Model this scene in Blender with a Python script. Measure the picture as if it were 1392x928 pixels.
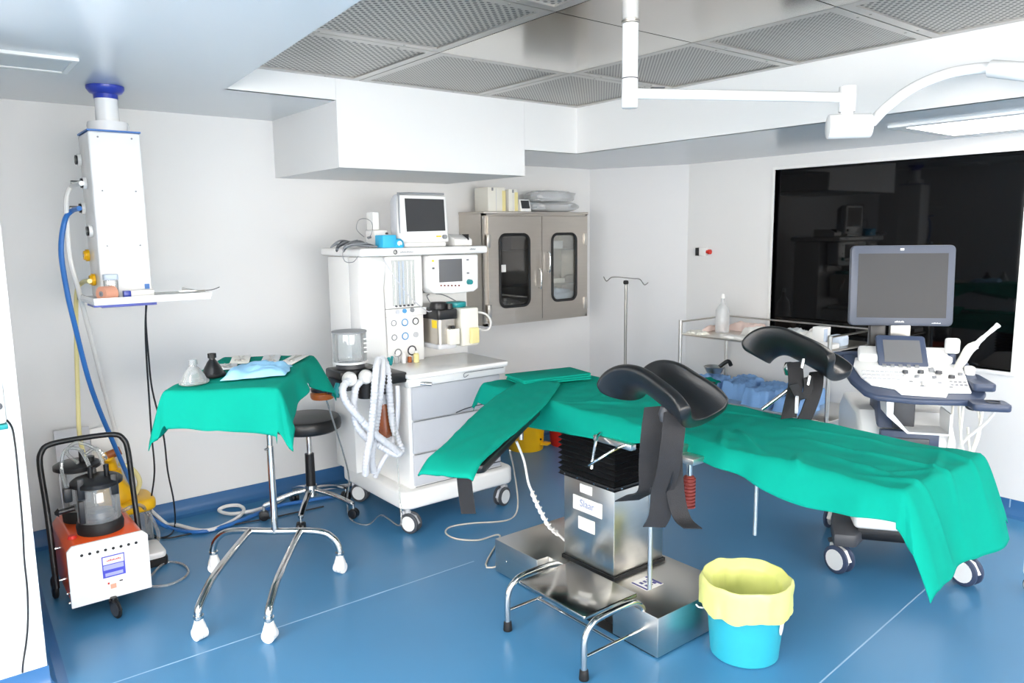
import bpy, bmesh, math, random
from mathutils import Vector, Matrix, noise
for o in list(bpy.data.objects): bpy.data.objects.remove(o, do_unlink=True)
scene = bpy.context.scene
COL = scene.collection
PI = math.pi
random.seed(7)

# ------------------------------------------------------------------ camera
YAW, PITCH, ROLL = math.radians(38.2995), math.radians(8.2013), math.radians(-0.6897)
FPX, CAMH = 1032.79, 1.6
_f = Vector((math.sin(YAW)*math.cos(PITCH), math.cos(YAW)*math.cos(PITCH), -math.sin(PITCH)))
_r = Vector((math.cos(YAW), -math.sin(YAW), 0)); _u = _r.cross(_f)
_r2 = math.cos(ROLL)*_r + math.sin(ROLL)*_u; _u2 = -math.sin(ROLL)*_r + math.cos(ROLL)*_u
cam_d = bpy.data.cameras.new('camera'); cam = bpy.data.objects.new('camera', cam_d); COL.objects.link(cam)
cam_d.sensor_width = 36; cam_d.lens = FPX/1392*36; cam_d.clip_start = .02
mw = Matrix((( _r2.x, _u2.x, -_f.x, 0), (_r2.y, _u2.y, -_f.y, 0), (_r2.z, _u2.z, -_f.z, CAMH), (0,0,0,1)))
cam.matrix_world = mw
scene.camera = cam
# ------------------------------------------------------------------ world, exposure
w = bpy.data.worlds.new('world'); scene.world = w; w.use_nodes = True
w.node_tree.nodes['Background'].inputs[0].default_value = (.9, .95, 1, 1)
w.node_tree.nodes['Background'].inputs[1].default_value = .3
scene.view_settings.view_transform = 'Standard'; scene.view_settings.look = 'None'
scene.view_settings.gamma = 1; scene.view_settings.use_curve_mapping = False
scene.view_settings.exposure = -0.58
LIGHT_K = 21.0
FILL_K = 20.0       # radiance of the added fill panes, rear and side
#      # radiance of the lit ceiling panels
# ------------------------------------------------------------------ pixel helpers: a pixel gives a direction, a floor or plane gives the distance
CP = Vector((0, 0, CAMH))
def ray(x, y): return _r2*((x-696)/FPX) - _u2*((y-464)/FPX) + _f
def pl(x, y, ax, v):
    d = ray(x, y); i = 'xyz'.index(ax); return CP + d*((v-CP[i])/d[i])
def fl(x, y, z=0.0): return pl(x, y, 'z', z)

# ------------------------------------------------------------------ materials
def lin(c):
    c = c.lstrip('#'); v = [int(c[i:i+2], 16)/255 for i in (0, 2, 4)]
    return tuple(x/12.92 if x <= .04045 else ((x+.055)/1.055)**2.4 for x in v)
MATS = {}
def mat(name, col, rough=.5, metal=0, var=.05, scale=8, bump=0, bscale=60, stretch=None, spec=.5, coat=0, sheen=0, emit=0, sss=0, aniso=0):
    m = bpy.data.materials.new(name); m.use_nodes = True; nt = m.node_tree; N = nt.nodes; L = nt.links
    b = N['Principled BSDF']; c = lin(col) if isinstance(col, str) else col
    b.inputs['Roughness'].default_value = rough; b.inputs['Metallic'].default_value = metal
    b.inputs['Specular IOR Level'].default_value = spec
    if coat: b.inputs['Coat Weight'].default_value = coat; b.inputs['Coat Roughness'].default_value = .08
    if sheen: b.inputs['Sheen Weight'].default_value = sheen
    if sss:
        b.inputs['Subsurface Weight'].default_value = sss; b.inputs['Subsurface Radius'].default_value = (.02, .02, .02)
    tc = N.new('ShaderNodeTexCoord'); mp = N.new('ShaderNodeMapping'); L.new(tc.outputs['Object'], mp.inputs[0])
    if stretch: mp.inputs['Scale'].default_value = stretch
    nz = N.new('ShaderNodeTexNoise'); nz.inputs['Scale'].default_value = scale; nz.inputs['Detail'].default_value = 3
    L.new(mp.outputs[0], nz.inputs['Vector'])
    mx = N.new('ShaderNodeMix'); mx.data_type = 'RGBA'
    mx.inputs[6].default_value = (*[x*(1-var) for x in c], 1); mx.inputs[7].default_value = (*[min(1, x*(1+var)) for x in c], 1)
    L.new(nz.outputs['Fac'], mx.inputs[0]); L.new(mx.outputs[2], b.inputs['Base Color'])
    if bump:
        n2 = N.new('ShaderNodeTexNoise'); n2.inputs['Scale'].default_value = bscale; L.new(mp.outputs[0], n2.inputs['Vector'])
        bp = N.new('ShaderNodeBump'); bp.inputs['Strength'].default_value = bump; bp.inputs['Distance'].default_value = .004
        L.new(n2.outputs['Fac'], bp.inputs['Height']); L.new(bp.outputs[0], b.inputs['Normal'])
    if emit:
        b.inputs['Emission Color'].default_value = (1, .94, .88, 1); b.inputs['Emission Strength'].default_value = emit
    MATS[name] = m; return m
def clear_mat(name, tint, gloss=.12, haze=0.0, rough=.04):
    m = bpy.data.materials.new(name); m.use_nodes = True; nt = m.node_tree; N = nt.nodes; L = nt.links
    N.remove(N['Principled BSDF']); out = N['Material Output']
    tr = N.new('ShaderNodeBsdfTransparent'); tr.inputs[0].default_value = (*tint, 1)
    gl = N.new('ShaderNodeBsdfGlossy'); gl.inputs['Roughness'].default_value = rough
    fr = N.new('ShaderNodeFresnel'); fr.inputs[0].default_value = 1.45
    ad = N.new('ShaderNodeMath'); ad.operation = 'MULTIPLY_ADD'; ad.inputs[1].default_value = 1.0; ad.inputs[2].default_value = gloss*.3
    L.new(fr.outputs[0], ad.inputs[0])
    mx = N.new('ShaderNodeMixShader'); L.new(ad.outputs[0], mx.inputs[0]); L.new(tr.outputs[0], mx.inputs[1]); L.new(gl.outputs[0], mx.inputs[2])
    last = mx
    if haze:
        df = N.new('ShaderNodeBsdfDiffuse'); df.inputs[0].default_value = (.85, .87, .88, 1)
        lw = N.new('ShaderNodeLayerWeight'); lw.inputs[0].default_value = .35
        mm = N.new('ShaderNodeMath'); mm.operation = 'MULTIPLY_ADD'; mm.inputs[1].default_value = haze; mm.inputs[2].default_value = haze*.55; L.new(lw.outputs['Facing'], mm.inputs[0])
        m2 = N.new('ShaderNodeMixShader'); L.new(mm.outputs[0], m2.inputs[0]); L.new(mx.outputs[0], m2.inputs[1]); L.new(df.outputs[0], m2.inputs[2]); last = m2
    L.new(last.outputs[0], out.inputs[0]); MATS[name] = m; return m
def perforated(name, pitch, hole, diag):
    m = mat(name, '#b9b6b0', .38, .75, .06, 3); nt = m.node_tree; N = nt.nodes; L = nt.links; b = N['Principled BSDF']
    tc = N.new('ShaderNodeTexCoord'); mp = N.new('ShaderNodeMapping'); L.new(tc.outputs['Object'], mp.inputs[0])
    mp.inputs['Rotation'].default_value = (0, 0, diag); mp.inputs['Scale'].default_value = (1/pitch, 1/pitch, 0)
    vo = N.new('ShaderNodeTexVoronoi'); vo.inputs['Scale'].default_value = 1; vo.inputs['Randomness'].default_value = 0
    L.new(mp.outputs[0], vo.inputs['Vector'])
    lt = N.new('ShaderNodeMapRange'); lt.inputs[1].default_value = hole-.06; lt.inputs[2].default_value = hole+.06; L.new(vo.outputs['Distance'], lt.inputs[0])
    old = b.inputs['Base Color'].links[0].from_socket
    mx = N.new('ShaderNodeMix'); mx.data_type = 'RGBA'; mx.inputs[6].default_value = (.035, .034, .033, 1)
    L.new(old, mx.inputs[7]); L.new(lt.outputs[0], mx.inputs[0]); L.new(mx.outputs[2], b.inputs['Base Color'])
    mt = N.new('ShaderNodeMath'); mt.operation = 'MULTIPLY'; mt.inputs[1].default_value = .7; L.new(lt.outputs[0], mt.inputs[0]); L.new(mt.outputs[0], b.inputs['Metallic'])
    return m

mat('wall', '#eaeae9', .42, 0, .015, 2, spec=.4)
mat('wall_grey', '#dfe0e1', .42, 0, .015, 2, spec=.4)
mat('ceil', '#d7dcdf', .22, 0, .015, 2, spec=.5)
mat('white_trim', '#f0f0ee', .35, 0, .02)
mat('vinyl', '#417ca6', .30, 0, .07, 2.2, spec=.55, bump=.02, bscale=300)
mat('vinyl_base', '#35689a', .35, 0, .05, 4, spec=.5)
mat('seam', '#8fb0cc', .5, 0, .04)
mat('steel', '#d2cfc9', .30, 1, .05, 6, stretch=(1, 1, 14), bump=.02, bscale=30)
mat('steel_mirror', '#c2bfb9', .16, 1, .06, 3)
mat('steel_cab', '#c6c0b8', .36, 1, .05, 5, stretch=(1, 1, 12))
mat('chrome', '#d4d4d2', .12, 1, .03)
mat('steel_dull', '#9b9a96', .35, 1, .05)
mat('grille_frame', '#bdbab5', .32, .8, .05)
perforated('perf_coarse', .024, .33, PI/4)
perforated('perf_fine', .014, .33, PI/4)
mat('white_plastic', '#f1f1ef', .32, 0, .02)
mat('white_enamel', '#f4f4f3', .22, 0, .015, coat=.3)
mat('cream_plastic', '#e9e7dc', .35, 0, .03)
mat('grey_plastic', '#c9cbd0', .4, 0, .03)
mat('mid_grey', '#8b8e92', .45, 0, .04)
mat('dark_grey', '#45474c', .45, 0, .05)
mat('black_plastic', '#16171a', .38, 0, .15)
mat('black_rubber', '#131314', .6, 0, .2)
mat('leather', '#17181a', .34, 0, .15, 20, bump=.12, bscale=260, spec=.5)
mat('webbing', '#1d1d20', .75, 0, .15, 30, bump=.3, bscale=400)
mat('bellows_black', '#0c0c0e', .4, 0, .2)
mat('drape', '#0a927f', .95, 0, .05, 6, bump=.12, bscale=500, spec=.08)
mat('drape_light', '#0b8d7a', .95, 0, .05, 6, bump=.12, bscale=500, spec=.08)
mat('blue_cloth', '#8fc4e6', .85, 0, .06, 9, bump=.2, bscale=200)
mat('wrap_blue', '#86b2e6', .7, 0, .1, 9, bump=.2, bscale=120)
mat('paper', '#e9e8e4', .7, 0, .04)
mat('paper_pink', '#e6cfc6', .7, 0, .06)
mat('paper_blue', '#c9d6e6', .6, 0, .05)
mat('pouch', '#d3d8da', .35, 0, .06)
mat('orange_enamel', '#e2551f', .3, 0, .04, coat=.3)
mat('yellow_plastic', '#f0b90c', .4, 0, .05)
mat('yellow_pale', '#e8dc9c', .5, 0, .05)
mat('red_plastic', '#cf2a1e', .4, 0, .05)
mat('aqua_plastic', '#30a6ba', .3, 0, .03)
mat('aqua_glove', '#35b6e4', .45, 0, .06)
mat('liner', '#dbe08a', .42, 0, .06, 8, bump=.35, bscale=26, sss=.25)
mat('blue_paint', '#2a3fa8', .3, 0, .04)
mat('blue_hose', '#2f6fb8', .4, 0, .05)
mat('white_hose', '#eceae6', .45, 0, .03)
mat('hose_corr', '#e3e5ea', .4, 0, .03)
mat('cord_grey', '#c8c4b8', .5, 0, .04)
mat('cord_black', '#1a1a1c', .5, 0, .1)
mat('teal_plastic', '#168f93', .35, 0, .05)
mat('screen_dark', '#3c3d3f', .32, 0, .05, spec=.18)
mat('screen_grey', '#6d6e70', .35, 0, .04, spec=.2)
mat('us_bezel', '#525866', .4, 0, .03)
mat('us_navy', '#3b4760', .42, 0, .05)
mat('skin_tape', '#e3a489', .6, 0, .06)
mat('amber', '#a85a24', .3, 0, .1)
mat('sticker_blue', '#4a4fc0', .45, 0, .1)
mat('sticker_light', '#a9abe4', .45, 0, .05)
mat('ink_blue', '#4b4a86', .5, 0, .05)
mat('ink_faint', '#7f8bb0', .6, 0, .05)
mat('gauge_blue', '#4f9ad0', .4, 0, .05)
mat('spring_red', '#7a2d24', .45, 0, .1)
mat('yellow_label', '#f2d21c', .5, 0, .04)
mat('diffuser', '#ffffff', .5, 0, .0, emit=LIGHT_K)
mat('fill_glow', '#ffffff', .5, 0, .0, emit=FILL_K)  # glow of the unseen rear panes, added as frontal fill
mat('fill_glow_side', '#ffffff', .5, 0, .0, emit=FILL_K*.72)  # weaker glow for the added side panes
mat('diffuser_off', '#d5dadc', .35, 0, .02)
mat('black_glass', '#060607', .03, 0, .02, spec=.3)
clear_mat('clear', (.93, .95, .95), .15)
clear_mat('clear_haze', (.88, .9, .9), .15, .28)
clear_mat('clear_thin', (.97, .98, .98), .05)
clear_mat('smoke_glass', (.55, .56, .57), .25)
clear_mat('tubing', (.93, .94, .92), .2, .22)
clear_mat('bag_plastic', (.92, .93, .94), .2, .55, .2)
clear_mat('milky', (.92, .93, .94), .1, .6, .1)

# ------------------------------------------------------------------ mesh helpers
ORG = {}
class B:
    def __init__(s): s.v = []; s.f = []
    def add(s, v, f):
        n = len(s.v); s.v += [tuple(p) for p in v]; s.f += [tuple(i+n for i in q) for q in f]; return s
    def box(s, x0, x1, y0, y1, z0, z1, m=None):
        v = [Vector((x, y, z)) for z in (z0, z1) for y in (y0, y1) for x in (x0, x1)]
        if m is not None: v = [m @ p for p in v]
        return s.add(v, [(0,2,3,1),(4,5,7,6),(0,1,5,4),(2,6,7,3),(0,4,6,2),(1,3,7,5)])
    def cbox(s, c, d, m=None):
        mm = Matrix.Translation(c) @ (m if m is not None else Matrix())
        return s.box(-d[0]/2, d[0]/2, -d[1]/2, d[1]/2, -d[2]/2, d[2]/2, mm)
    def cyl(s, a, b, r0, r1=None, seg=20, cap=True):
        a = Vector(a); b = Vector(b); r1 = r0 if r1 is None else r1
        d = (b-a).normalized(); u = d.orthogonal().normalized(); w_ = d.cross(u); v = []; f = []
        for p, r in ((a, r0), (b, r1)):
            for i in range(seg):
                t = 2*PI*i/seg; v.append(p + (u*math.cos(t)+w_*math.sin(t))*r)
        for i in range(seg):
            j = (i+1) % seg; f.append((i, j, seg+j, seg+i))
        if cap: f.append(tuple(range(seg-1, -1, -1))); f.append(tuple(range(seg, 2*seg)))
        return s.add(v, f)
    def lathe(s, prof, c=(0,0,0), seg=28, m=None, arc=None):
        v = []; f = []; n = len(prof); c = Vector(c)
        for i in range(seg):
            t = 2*PI*i/seg
            for r, z in prof:
                p = Vector((r*math.cos(t), r*math.sin(t), z))
                if m is not None: p = m @ p
                v.append(c+p)
        for i in range(seg):
            j = (i+1) % seg
            for k in range(n-1): f.append((i*n+k, j*n+k, j*n+k+1, i*n+k+1))
        return s.add(v, f)
    def tube(s, pts, r, seg=10, closed=False, smooth=6, corr=0, cpitch=.012, cap=True, flat=None):
        pts = [Vector(p) for p in pts]
        if smooth: pts = crom(pts, smooth, closed)
        if corr: pts = resample(pts, cpitch/2)
        n = len(pts); v = []; f = []; up = None
        for i, p in enumerate(pts):
            if closed: d = pts[(i+1) % n]-pts[i-1]
            else: d = pts[min(i+1, n-1)]-pts[max(i-1, 0)]
            if d.length < 1e-9: d = Vector((0, 0, 1))
            d.normalize()
            if up is None: up = d.orthogonal().normalized()
            up = up - d*up.dot(d)
            if up.length < 1e-6: up = d.orthogonal()
            up.normalize(); sd = d.cross(up)
            rr = r[min(int(i*len(r)/n), len(r)-1)] if isinstance(r, (list, tuple)) else r
            if corr and i % 2: rr *= 1+corr
            for k in range(seg):
                t = 2*PI*k/seg; v.append(p+(up*math.cos(t)+sd*math.sin(t))*rr)
        for i in range(n if closed else n-1):
            a = i*seg; b = ((i+1) % n)*seg
            for k in range(seg):
                l = (k+1) % seg; f.append((a+k, a+l, b+l, b+k))
        if not closed and cap: f.append(tuple(range(seg-1, -1, -1))); f.append(tuple(range((n-1)*seg, n*seg)))
        return s.add(v, f)
    def prism(s, poly, z0, z1, m=None):
        n = len(poly); v = [Vector((x, y, z0)) for x, y in poly]+[Vector((x, y, z1)) for x, y in poly]
        if m is not None: v = [m @ p for p in v]
        return s.add(v, [tuple(range(n-1, -1, -1)), tuple(range(n, 2*n))]+[(i, (i+1) % n, n+(i+1) % n, n+i) for i in range(n)])
    def ribbon(s, pts, width_dir, wd, th=.003, smooth=6):
        pts = crom([Vector(p) for p in pts], smooth, False) if smooth else [Vector(p) for p in pts]
        n = len(pts); wv = Vector(width_dir).normalized()*wd/2; v = []; f = []
        for i, p in enumerate(pts):
            d = (pts[min(i+1, n-1)]-pts[max(i-1, 0)]).normalized(); nn = d.cross(wv).normalized()*th/2
            v += [p-wv-nn, p+wv-nn, p+wv+nn, p-wv+nn]
        for i in range(n-1):
            a = i*4; b = a+4
            for k in range(4): f.append((a+k, a+(k+1) % 4, b+(k+1) % 4, b+k))
        f.append((3, 2, 1, 0)); f.append(tuple((n-1)*4+k for k in range(4)))
        return s.add(v, f)
    def grid(s, nu, nv, fn, closed_u=False):
        v = [fn(i/(nu-1), j/(nv-1)) for i in range(nu) for j in range(nv)]
        f = [(i*nv+j, (i+1)*nv+j, (i+1)*nv+j+1, i*nv+j+1) for i in range(nu-1) for j in range(nv-1)]
        return s.add(v, f)
    def build(s, name, m, parent=None, bevel=0, seg=2, ang=38, solid=0, flat=False, label=None, local=False, sub=0):
        me = bpy.data.meshes.new(name); org = Vector((0, 0, 0))
        if parent is not None and not local: org = ORG.get(parent, org)
        me.from_pydata([Vector(p)-org for p in s.v], [], s.f); me.update()
        bm = bmesh.new(); bm.from_mesh(me)
        bmesh.ops.recalc_face_normals(bm, faces=bm.faces)
        if bevel:
            es = [e for e in bm.edges if len(e.link_faces) == 2 and e.calc_face_angle(0) > math.radians(40)]
            bmesh.ops.bevel(bm, geom=es, offset=bevel, offset_type='OFFSET', segments=seg, profile=.5, affect='EDGES', clamp_overlap=True)
        bm.to_mesh(me); bm.free()
        if not flat:
            me.polygons.foreach_set('use_smooth', [True]*len(me.polygons)); me.set_sharp_from_angle(angle=math.radians(ang))
        me.materials.append(MATS[m]); o = bpy.data.objects.new(name, me); COL.objects.link(o)
        if solid: md = o.modifiers.new('solid', 'SOLIDIFY'); md.thickness = solid; md.offset = -1
        if sub: md = o.modifiers.new('sub', 'SUBSURF'); md.levels = sub; md.render_levels = sub
        if parent is not None: o.parent = parent; ORG[o] = org
        if label: o['label'] = label
        return o
def crom(P, k, closed):
    n = len(P); out = []
    if n < 3: return P
    rng = range(n if closed else n-1)
    for i in rng:
        if closed: a, b, c, d = P[i-1], P[i], P[(i+1) % n], P[(i+2) % n]
        else: a, b, c, d = P[max(i-1, 0)], P[i], P[i+1], P[min(i+2, n-1)]
        for j in range(k):
            t = j/k
            out.append(.5*((2*b)+(c-a)*t+(2*a-5*b+4*c-d)*t*t+(3*b-a-3*c+d)*t**3))
    if not closed: out.append(P[-1])
    return out
def resample(P, step):
    out = [P[0]]; acc = 0
    for a, b in zip(P, P[1:]):
        l = (b-a).length
        while acc+l >= step:
            t = (step-acc)/l; a = a+(b-a)*t; out.append(a); l = (b-a).length; acc = 0
        acc += l
    return out
def thing(name, label, cat, loc=(0,0,0), rotz=0, group=None, kind=None):
    o = bpy.data.objects.new(name, None); COL.objects.link(o); o.empty_display_size = .05
    o.location = loc; o.rotation_euler = (0, 0, rotz)
    if label: o['label'] = label
    if cat: o['category'] = cat
    if group: o['group'] = group
    if kind: o['kind'] = kind
    ORG[o] = Vector(loc) if rotz == 0 else Vector((0, 0, 0))
    return o
def tag(o, label, cat, group=None):
    o['label'] = label; o['category'] = cat
    if group: o['group'] = group
    return o
def struct(o, label=None):
    o['kind'] = 'structure'
    if label: o['label'] = label
    return o
def rot(ax, a): return Matrix.Rotation(a, 4, ax)
def rrect(x0, x1, y0, y1, r, n=5):
    P = []
    for cx, cy, a0 in ((x1-r, y1-r, 0), (x0+r, y1-r, PI/2), (x0+r, y0+r, PI), (x1-r, y0+r, 1.5*PI)):
        for i in range(n+1): t = a0+PI/2*i/n; P.append((cx+r*math.cos(t), cy+r*math.sin(t)))
    return P
# local plane (x, z) -> prism depth along y:  maps (x, y, z) of a prism to (x, -z.., y)
XZ = Matrix(((1,0,0,0),(0,0,1,0),(0,1,0,0),(0,0,0,1)))      # prism poly (x,z), extruded along +y
YZ = Matrix(((0,0,1,0),(1,0,0,0),(0,1,0,0),(0,0,0,1)))      # prism poly (y,z), extruded along +x
def text_mesh(name, body, size, m, parent, mtx, extrude=.0006):
    c = bpy.data.curves.new(name, 'FONT'); c.body = body; c.size = size; c.extrude = extrude; c.align_x = 'CENTER'; c.align_y = 'CENTER'
    t = bpy.data.objects.new('t', c); COL.objects.link(t); dg = bpy.context.evaluated_depsgraph_get()
    me = bpy.data.meshes.new_from_object(t.evaluated_get(dg)); bpy.data.objects.remove(t, do_unlink=True)
    me.transform(Matrix.Translation(-ORG.get(parent, Vector((0,0,0)))) @ mtx); me.materials.clear(); me.materials.append(MATS[m])
    o = bpy.data.objects.new(name, me); COL.objects.link(o); o.parent = parent; ORG[o] = ORG.get(parent, Vector((0,0,0))); return o
def dup(root, loc, rotz=None, label=None, group=None):
    def cp(o, par):
        c = o.copy(); COL.objects.link(c)
        if par is not None: c.parent = par
        for ch in list(o.children):
            if ch.name in COL.objects: cp(ch, c)
        return c
    r = cp(root, None); r.location = loc
    if rotz is not None: r.rotation_euler = (0, 0, rotz)
    if label: r['label'] = label
    if group: r['group'] = group
    return r

# ================================================================== THE ROOM
YB, XR, ZC, ZS, ZG, YF, XF = 4.50, 4.70, 2.265, 2.09, 2.37, 3.64, 3.42
XL, YN = -2.2, -3.0
CX, CY = 4.374, 3.766       # slanted corner panel from (CX, YB) to (XR, CY)
ed = lambda y: 1.22+(y-3.6)*.0817      # edge of the lowered ceiling
floor = struct(B().box(XL-.1, XR+.1, YN-.1, YB+.1, -.1, 0).build('floor', 'vinyl', flat=True))
B().box(.25, 2.04, 2.9035, 2.9085, 0, .0008).build('weld_seam', 'seam', floor, flat=True)
B().box(XL, .25, 2.9035, 2.9085, 0, .0008).build('weld_seam', 'seam', floor, flat=True)
a_, b_ = Vector((4.685, 1.476, 0)), Vector((-2.1, .93, 0)); n_ = Vector((-(b_-a_).y, (b_-a_).x, 0)).normalized()*.0028
B().prism([((a_+n_).x, (a_+n_).y), ((b_+n_).x, (b_+n_).y), ((b_-n_).x, (b_-n_).y), ((a_-n_).x, (a_-n_).y)], 0, .0008).build('weld_seam', 'seam', floor, flat=True)
wb = struct(B().box(.24, CX+.12, YB, YB+.12, 0, 2.5).build('wall_back', 'wall', flat=True))
sl = Vector((XR-CX, CY-YB, 0)).normalized(); sn = Vector((-sl.y, sl.x, 0))    # outward normal of the slanted panel (away from the room)
if sn.x < 0: sn = -sn
ws = struct(B().prism([(CX, YB), (XR, CY), (XR+.1, CY), (XR+.1, YB+.12), (CX, YB+.12)], 0, 2.5).build('wall_corner', 'wall_grey', flat=True))
WY0, WY1, WZ0, WZ1 = 1.525, 3.03, .803, 1.997
struct(B().box(XR, XR+.12, YN, WY0, 0, 2.5).box(XR, XR+.12, WY1, CY, 0, 2.5).box(XR, XR+.12, WY0, WY1, 0, WZ0).box(XR, XR+.12, WY0, WY1, WZ1, 2.5).build('wall_right', 'wall', flat=True))
win = thing('window_1', 'large black glass observation window in the right wall', None, (XR, 2.28, 1.4), kind='structure')
B().box(XR+.03, XR+.05, WY0, WY1, WZ0, WZ1).build('pane', 'black_glass', win, flat=True)
fr = B(); t_ = .018
for a in ((WY0-t_, WY0, WZ0-t_, WZ1+t_), (WY1, WY1+t_, WZ0-t_, WZ1+t_), (WY0, WY1, WZ0-t_, WZ0), (WY0, WY1, WZ1, WZ1+t_)):
    fr.box(XR-.006, XR+.05, a[0], a[1], a[2], a[3])
fr.build('window_frame', 'white_trim', win, flat=True)
# left wall stub that ends in a pier close to the camera
struct(B().prism([(XL, 3.01), (.25, 3.01), (.30, 4.62), (XL, 4.62)], 0, 2.5).build('wall_left', 'wall', flat=True))
struct(B().box(XL-.12, XL, YN, -2.2, 0, 2.5).box(XL-.12, XL, 2.2, 3.1, 0, 2.5).box(XL-.12, XL, -2.2, 2.2, 0, .85).box(XL-.12, XL, -2.2, 2.2, 2.15, 2.5).build('wall_side', 'wall', flat=True))
w3 = thing('fill_panel_side', 'added fill light shaped as a wide frosted window, left of the photographer', None, (XL, 0, 1.5), kind='structure')  # unseen glowing panes, added to brighten the right wall
for k in range(4): B().box(XL-.06, XL-.05, -2.2+k*1.1+.02, -2.2+k*1.1+1.08,   .87, 2.13).build('fill_pane', 'fill_glow_side', w3, flat=True)
f3 = B().box(XL-.08, XL+.01, -2.2, 2.2, .83, .87).box(XL-.08, XL+.01, -2.2, 2.2, 2.13, 2.17)
for k in range(5): f3.box(XL-.08, XL+.005, -2.2+k*1.1-.02, -2.2+k*1.1+.02, .87, 2.13)
f3.build('window_frame', 'white_trim', w3, flat=True)
struct(B().box(XL, -1.5, YN-.12, YN, 0, 2.5).box(2.9, XR, YN-.12, YN, 0, 2.5).box(-1.5, 2.9, YN-.12, YN, 0, .85).box(-1.5, 2.9, YN-.12, YN, 2.15, 2.5).build('wall_front', 'wall', flat=True))
w2 = thing('fill_panel_rear', 'added fill light shaped as a wide frosted window, behind the photographer', None, (.7, YN, 1.5), kind='structure')  # unseen glowing panes, added in place of a flash at the camera
for k in range(4): B().box(-1.5+k*1.1+.02, -1.5+k*1.1+1.08, YN-.06, YN-.05, .87, 2.13).build('fill_pane', 'fill_glow', w2, flat=True)
f2 = B().box(-1.5, 2.9, YN-.08, YN+.01, .83, .87).box(-1.5, 2.9, YN-.08, YN+.01, 2.13, 2.17)
for k in range(5): f2.box(-1.5+k*1.1-.02, -1.5+k*1.1+.02, YN-.08, YN+.005, .87, 2.13)
f2.build('window_frame', 'white_trim', w2, flat=True)
# coved vinyl skirting
prof = [(0, .092), (.004, .092), (.006, .05), (.012, .028), (.026, .010), (.046, .002), (.06, .0), (0, 0)]
def skirt(name, a, b, nrm):
    a = Vector(a); b = Vector(b); nrm = Vector(nrm); bb = B(); n = len(prof)
    v = [p+nrm*q+Vector((0, 0, z)) for p in (a, b) for q, z in prof]
    bb.add(v, [tuple(range(n)), tuple(range(2*n-1, n-1, -1))]+[(i, (i+1) % n, n+(i+1) % n, n+i) for i in range(n)])
    return struct(bb.build(name, 'vinyl_base', ang=30))
skirt('baseboard_back', (.28, YB, 0), (CX+.02, YB, 0), (0, -1, 0))
skirt('baseboard_corner', (CX, YB, 0), (XR, CY, 0), -sn)
br = skirt('baseboard_right', (XR, CY, 0), (XR, YN, 0), (-1, 0, 0))
B().box(XR-.0075, XR-.002, 1.471, 1.477, .01, .091).build('weld_seam', 'seam', br, flat=True)
skirt('baseboard_left', (.25, 3.01, 0), (.295, 4.5, 0), (1, -.03, 0))
skirt('baseboard_pier', (XL, 3.01, 0), (.255, 3.01, 0), (0, -1, 0))
# ceiling: lowered slab, bulkheads, box and steel grid
ceil = thing('ceiling', 'stepped white ceiling with a recessed stainless steel air grid', None, (2, 2, 2.4), kind='structure')
B().prism([(XL-.1, YN-.1), (ed(YN), YN-.1), (ed(YF), YF), (1.80, YF), (1.80, YB+.1), (XL-.1, YB+.1)], ZC, 2.5).build('lowered_slab', 'ceil', ceil, flat=True)
B().box(1.77, 2.99, YF, YB+.05, 1.935, 2.5).build('box_bulkhead', 'wall', ceil, flat=True)
B().prism([(2.99, YF), (XF, YF), (XF, YN-.1), (XR+.1, YN-.1), (XR+.1, YB+.1), (2.99, YB+.1)], ZS, 2.5).build('soffit', 'ceil', ceil, flat=True)
B().box(ed(YN), XF, YN-.1, YF, ZG+.03, 2.5).build('top_slab', 'steel_dull', ceil, flat=True)
B().box(2.985, XF+.004, YF-.006, YF+.02, ZS, ZG+.05).box(XF-.006, XF+.02, YN, YF, ZS, ZG+.05).box(1.22, 1.764, YF-.006, YF+.02, ZC, ZG+.05).box(1.765, 2.984, YF-.006, YF+.02, 1.935, ZG+.05).build('bulkhead_face', 'wall', ceil, flat=True)
XS = [1.13, 1.89, 2.65, 3.414]; YS = [3.634, 2.87, 2.12, 1.49, .75, 0, -.75, -1.5, -2.25]
for j in range(len(YS)-1):
    for i in range(3):
        x0, x1, y1, y0 = XS[i]+.003, XS[i+1]-.003, YS[j]-.003, YS[j+1]+.003
        if i == 1 and j >= 1:
            p = B().box(x0, x1, y0, y1, ZG, ZG+.012).build('steel_panel', 'steel_mirror', ceil, flat=True)
            continue
        q = .042; p = B()
        p.box(x0, x1, y0, y0+q, ZG, ZG+.016).box(x0, x1, y1-q, y1, ZG, ZG+.016).box(x0, x0+q, y0+q, y1-q, ZG, ZG+.016).box(x1-q, x1, y0+q, y1-q, ZG, ZG+.016)
        p = p.build('grille_panel', 'grille_frame', ceil, flat=True)
        coarse = (i == 0 or (i == 2 and j >= 3))
        B().box(x0+q, x1-q, y0+q, y1-q, ZG+.007, ZG+.013).build('perforated_sheet', 'perf_coarse' if coarse else 'perf_fine', p, flat=True)
        sc = B()
        for sx in (.25, .75):
            for yy in (y0+q/2, y1-q/2): sc.cyl((x0+(x1-x0)*sx, yy, ZG-.002), (x0+(x1-x0)*sx, yy, ZG), .005, seg=8)
        sc.build('screws', 'steel_dull', p)
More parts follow.
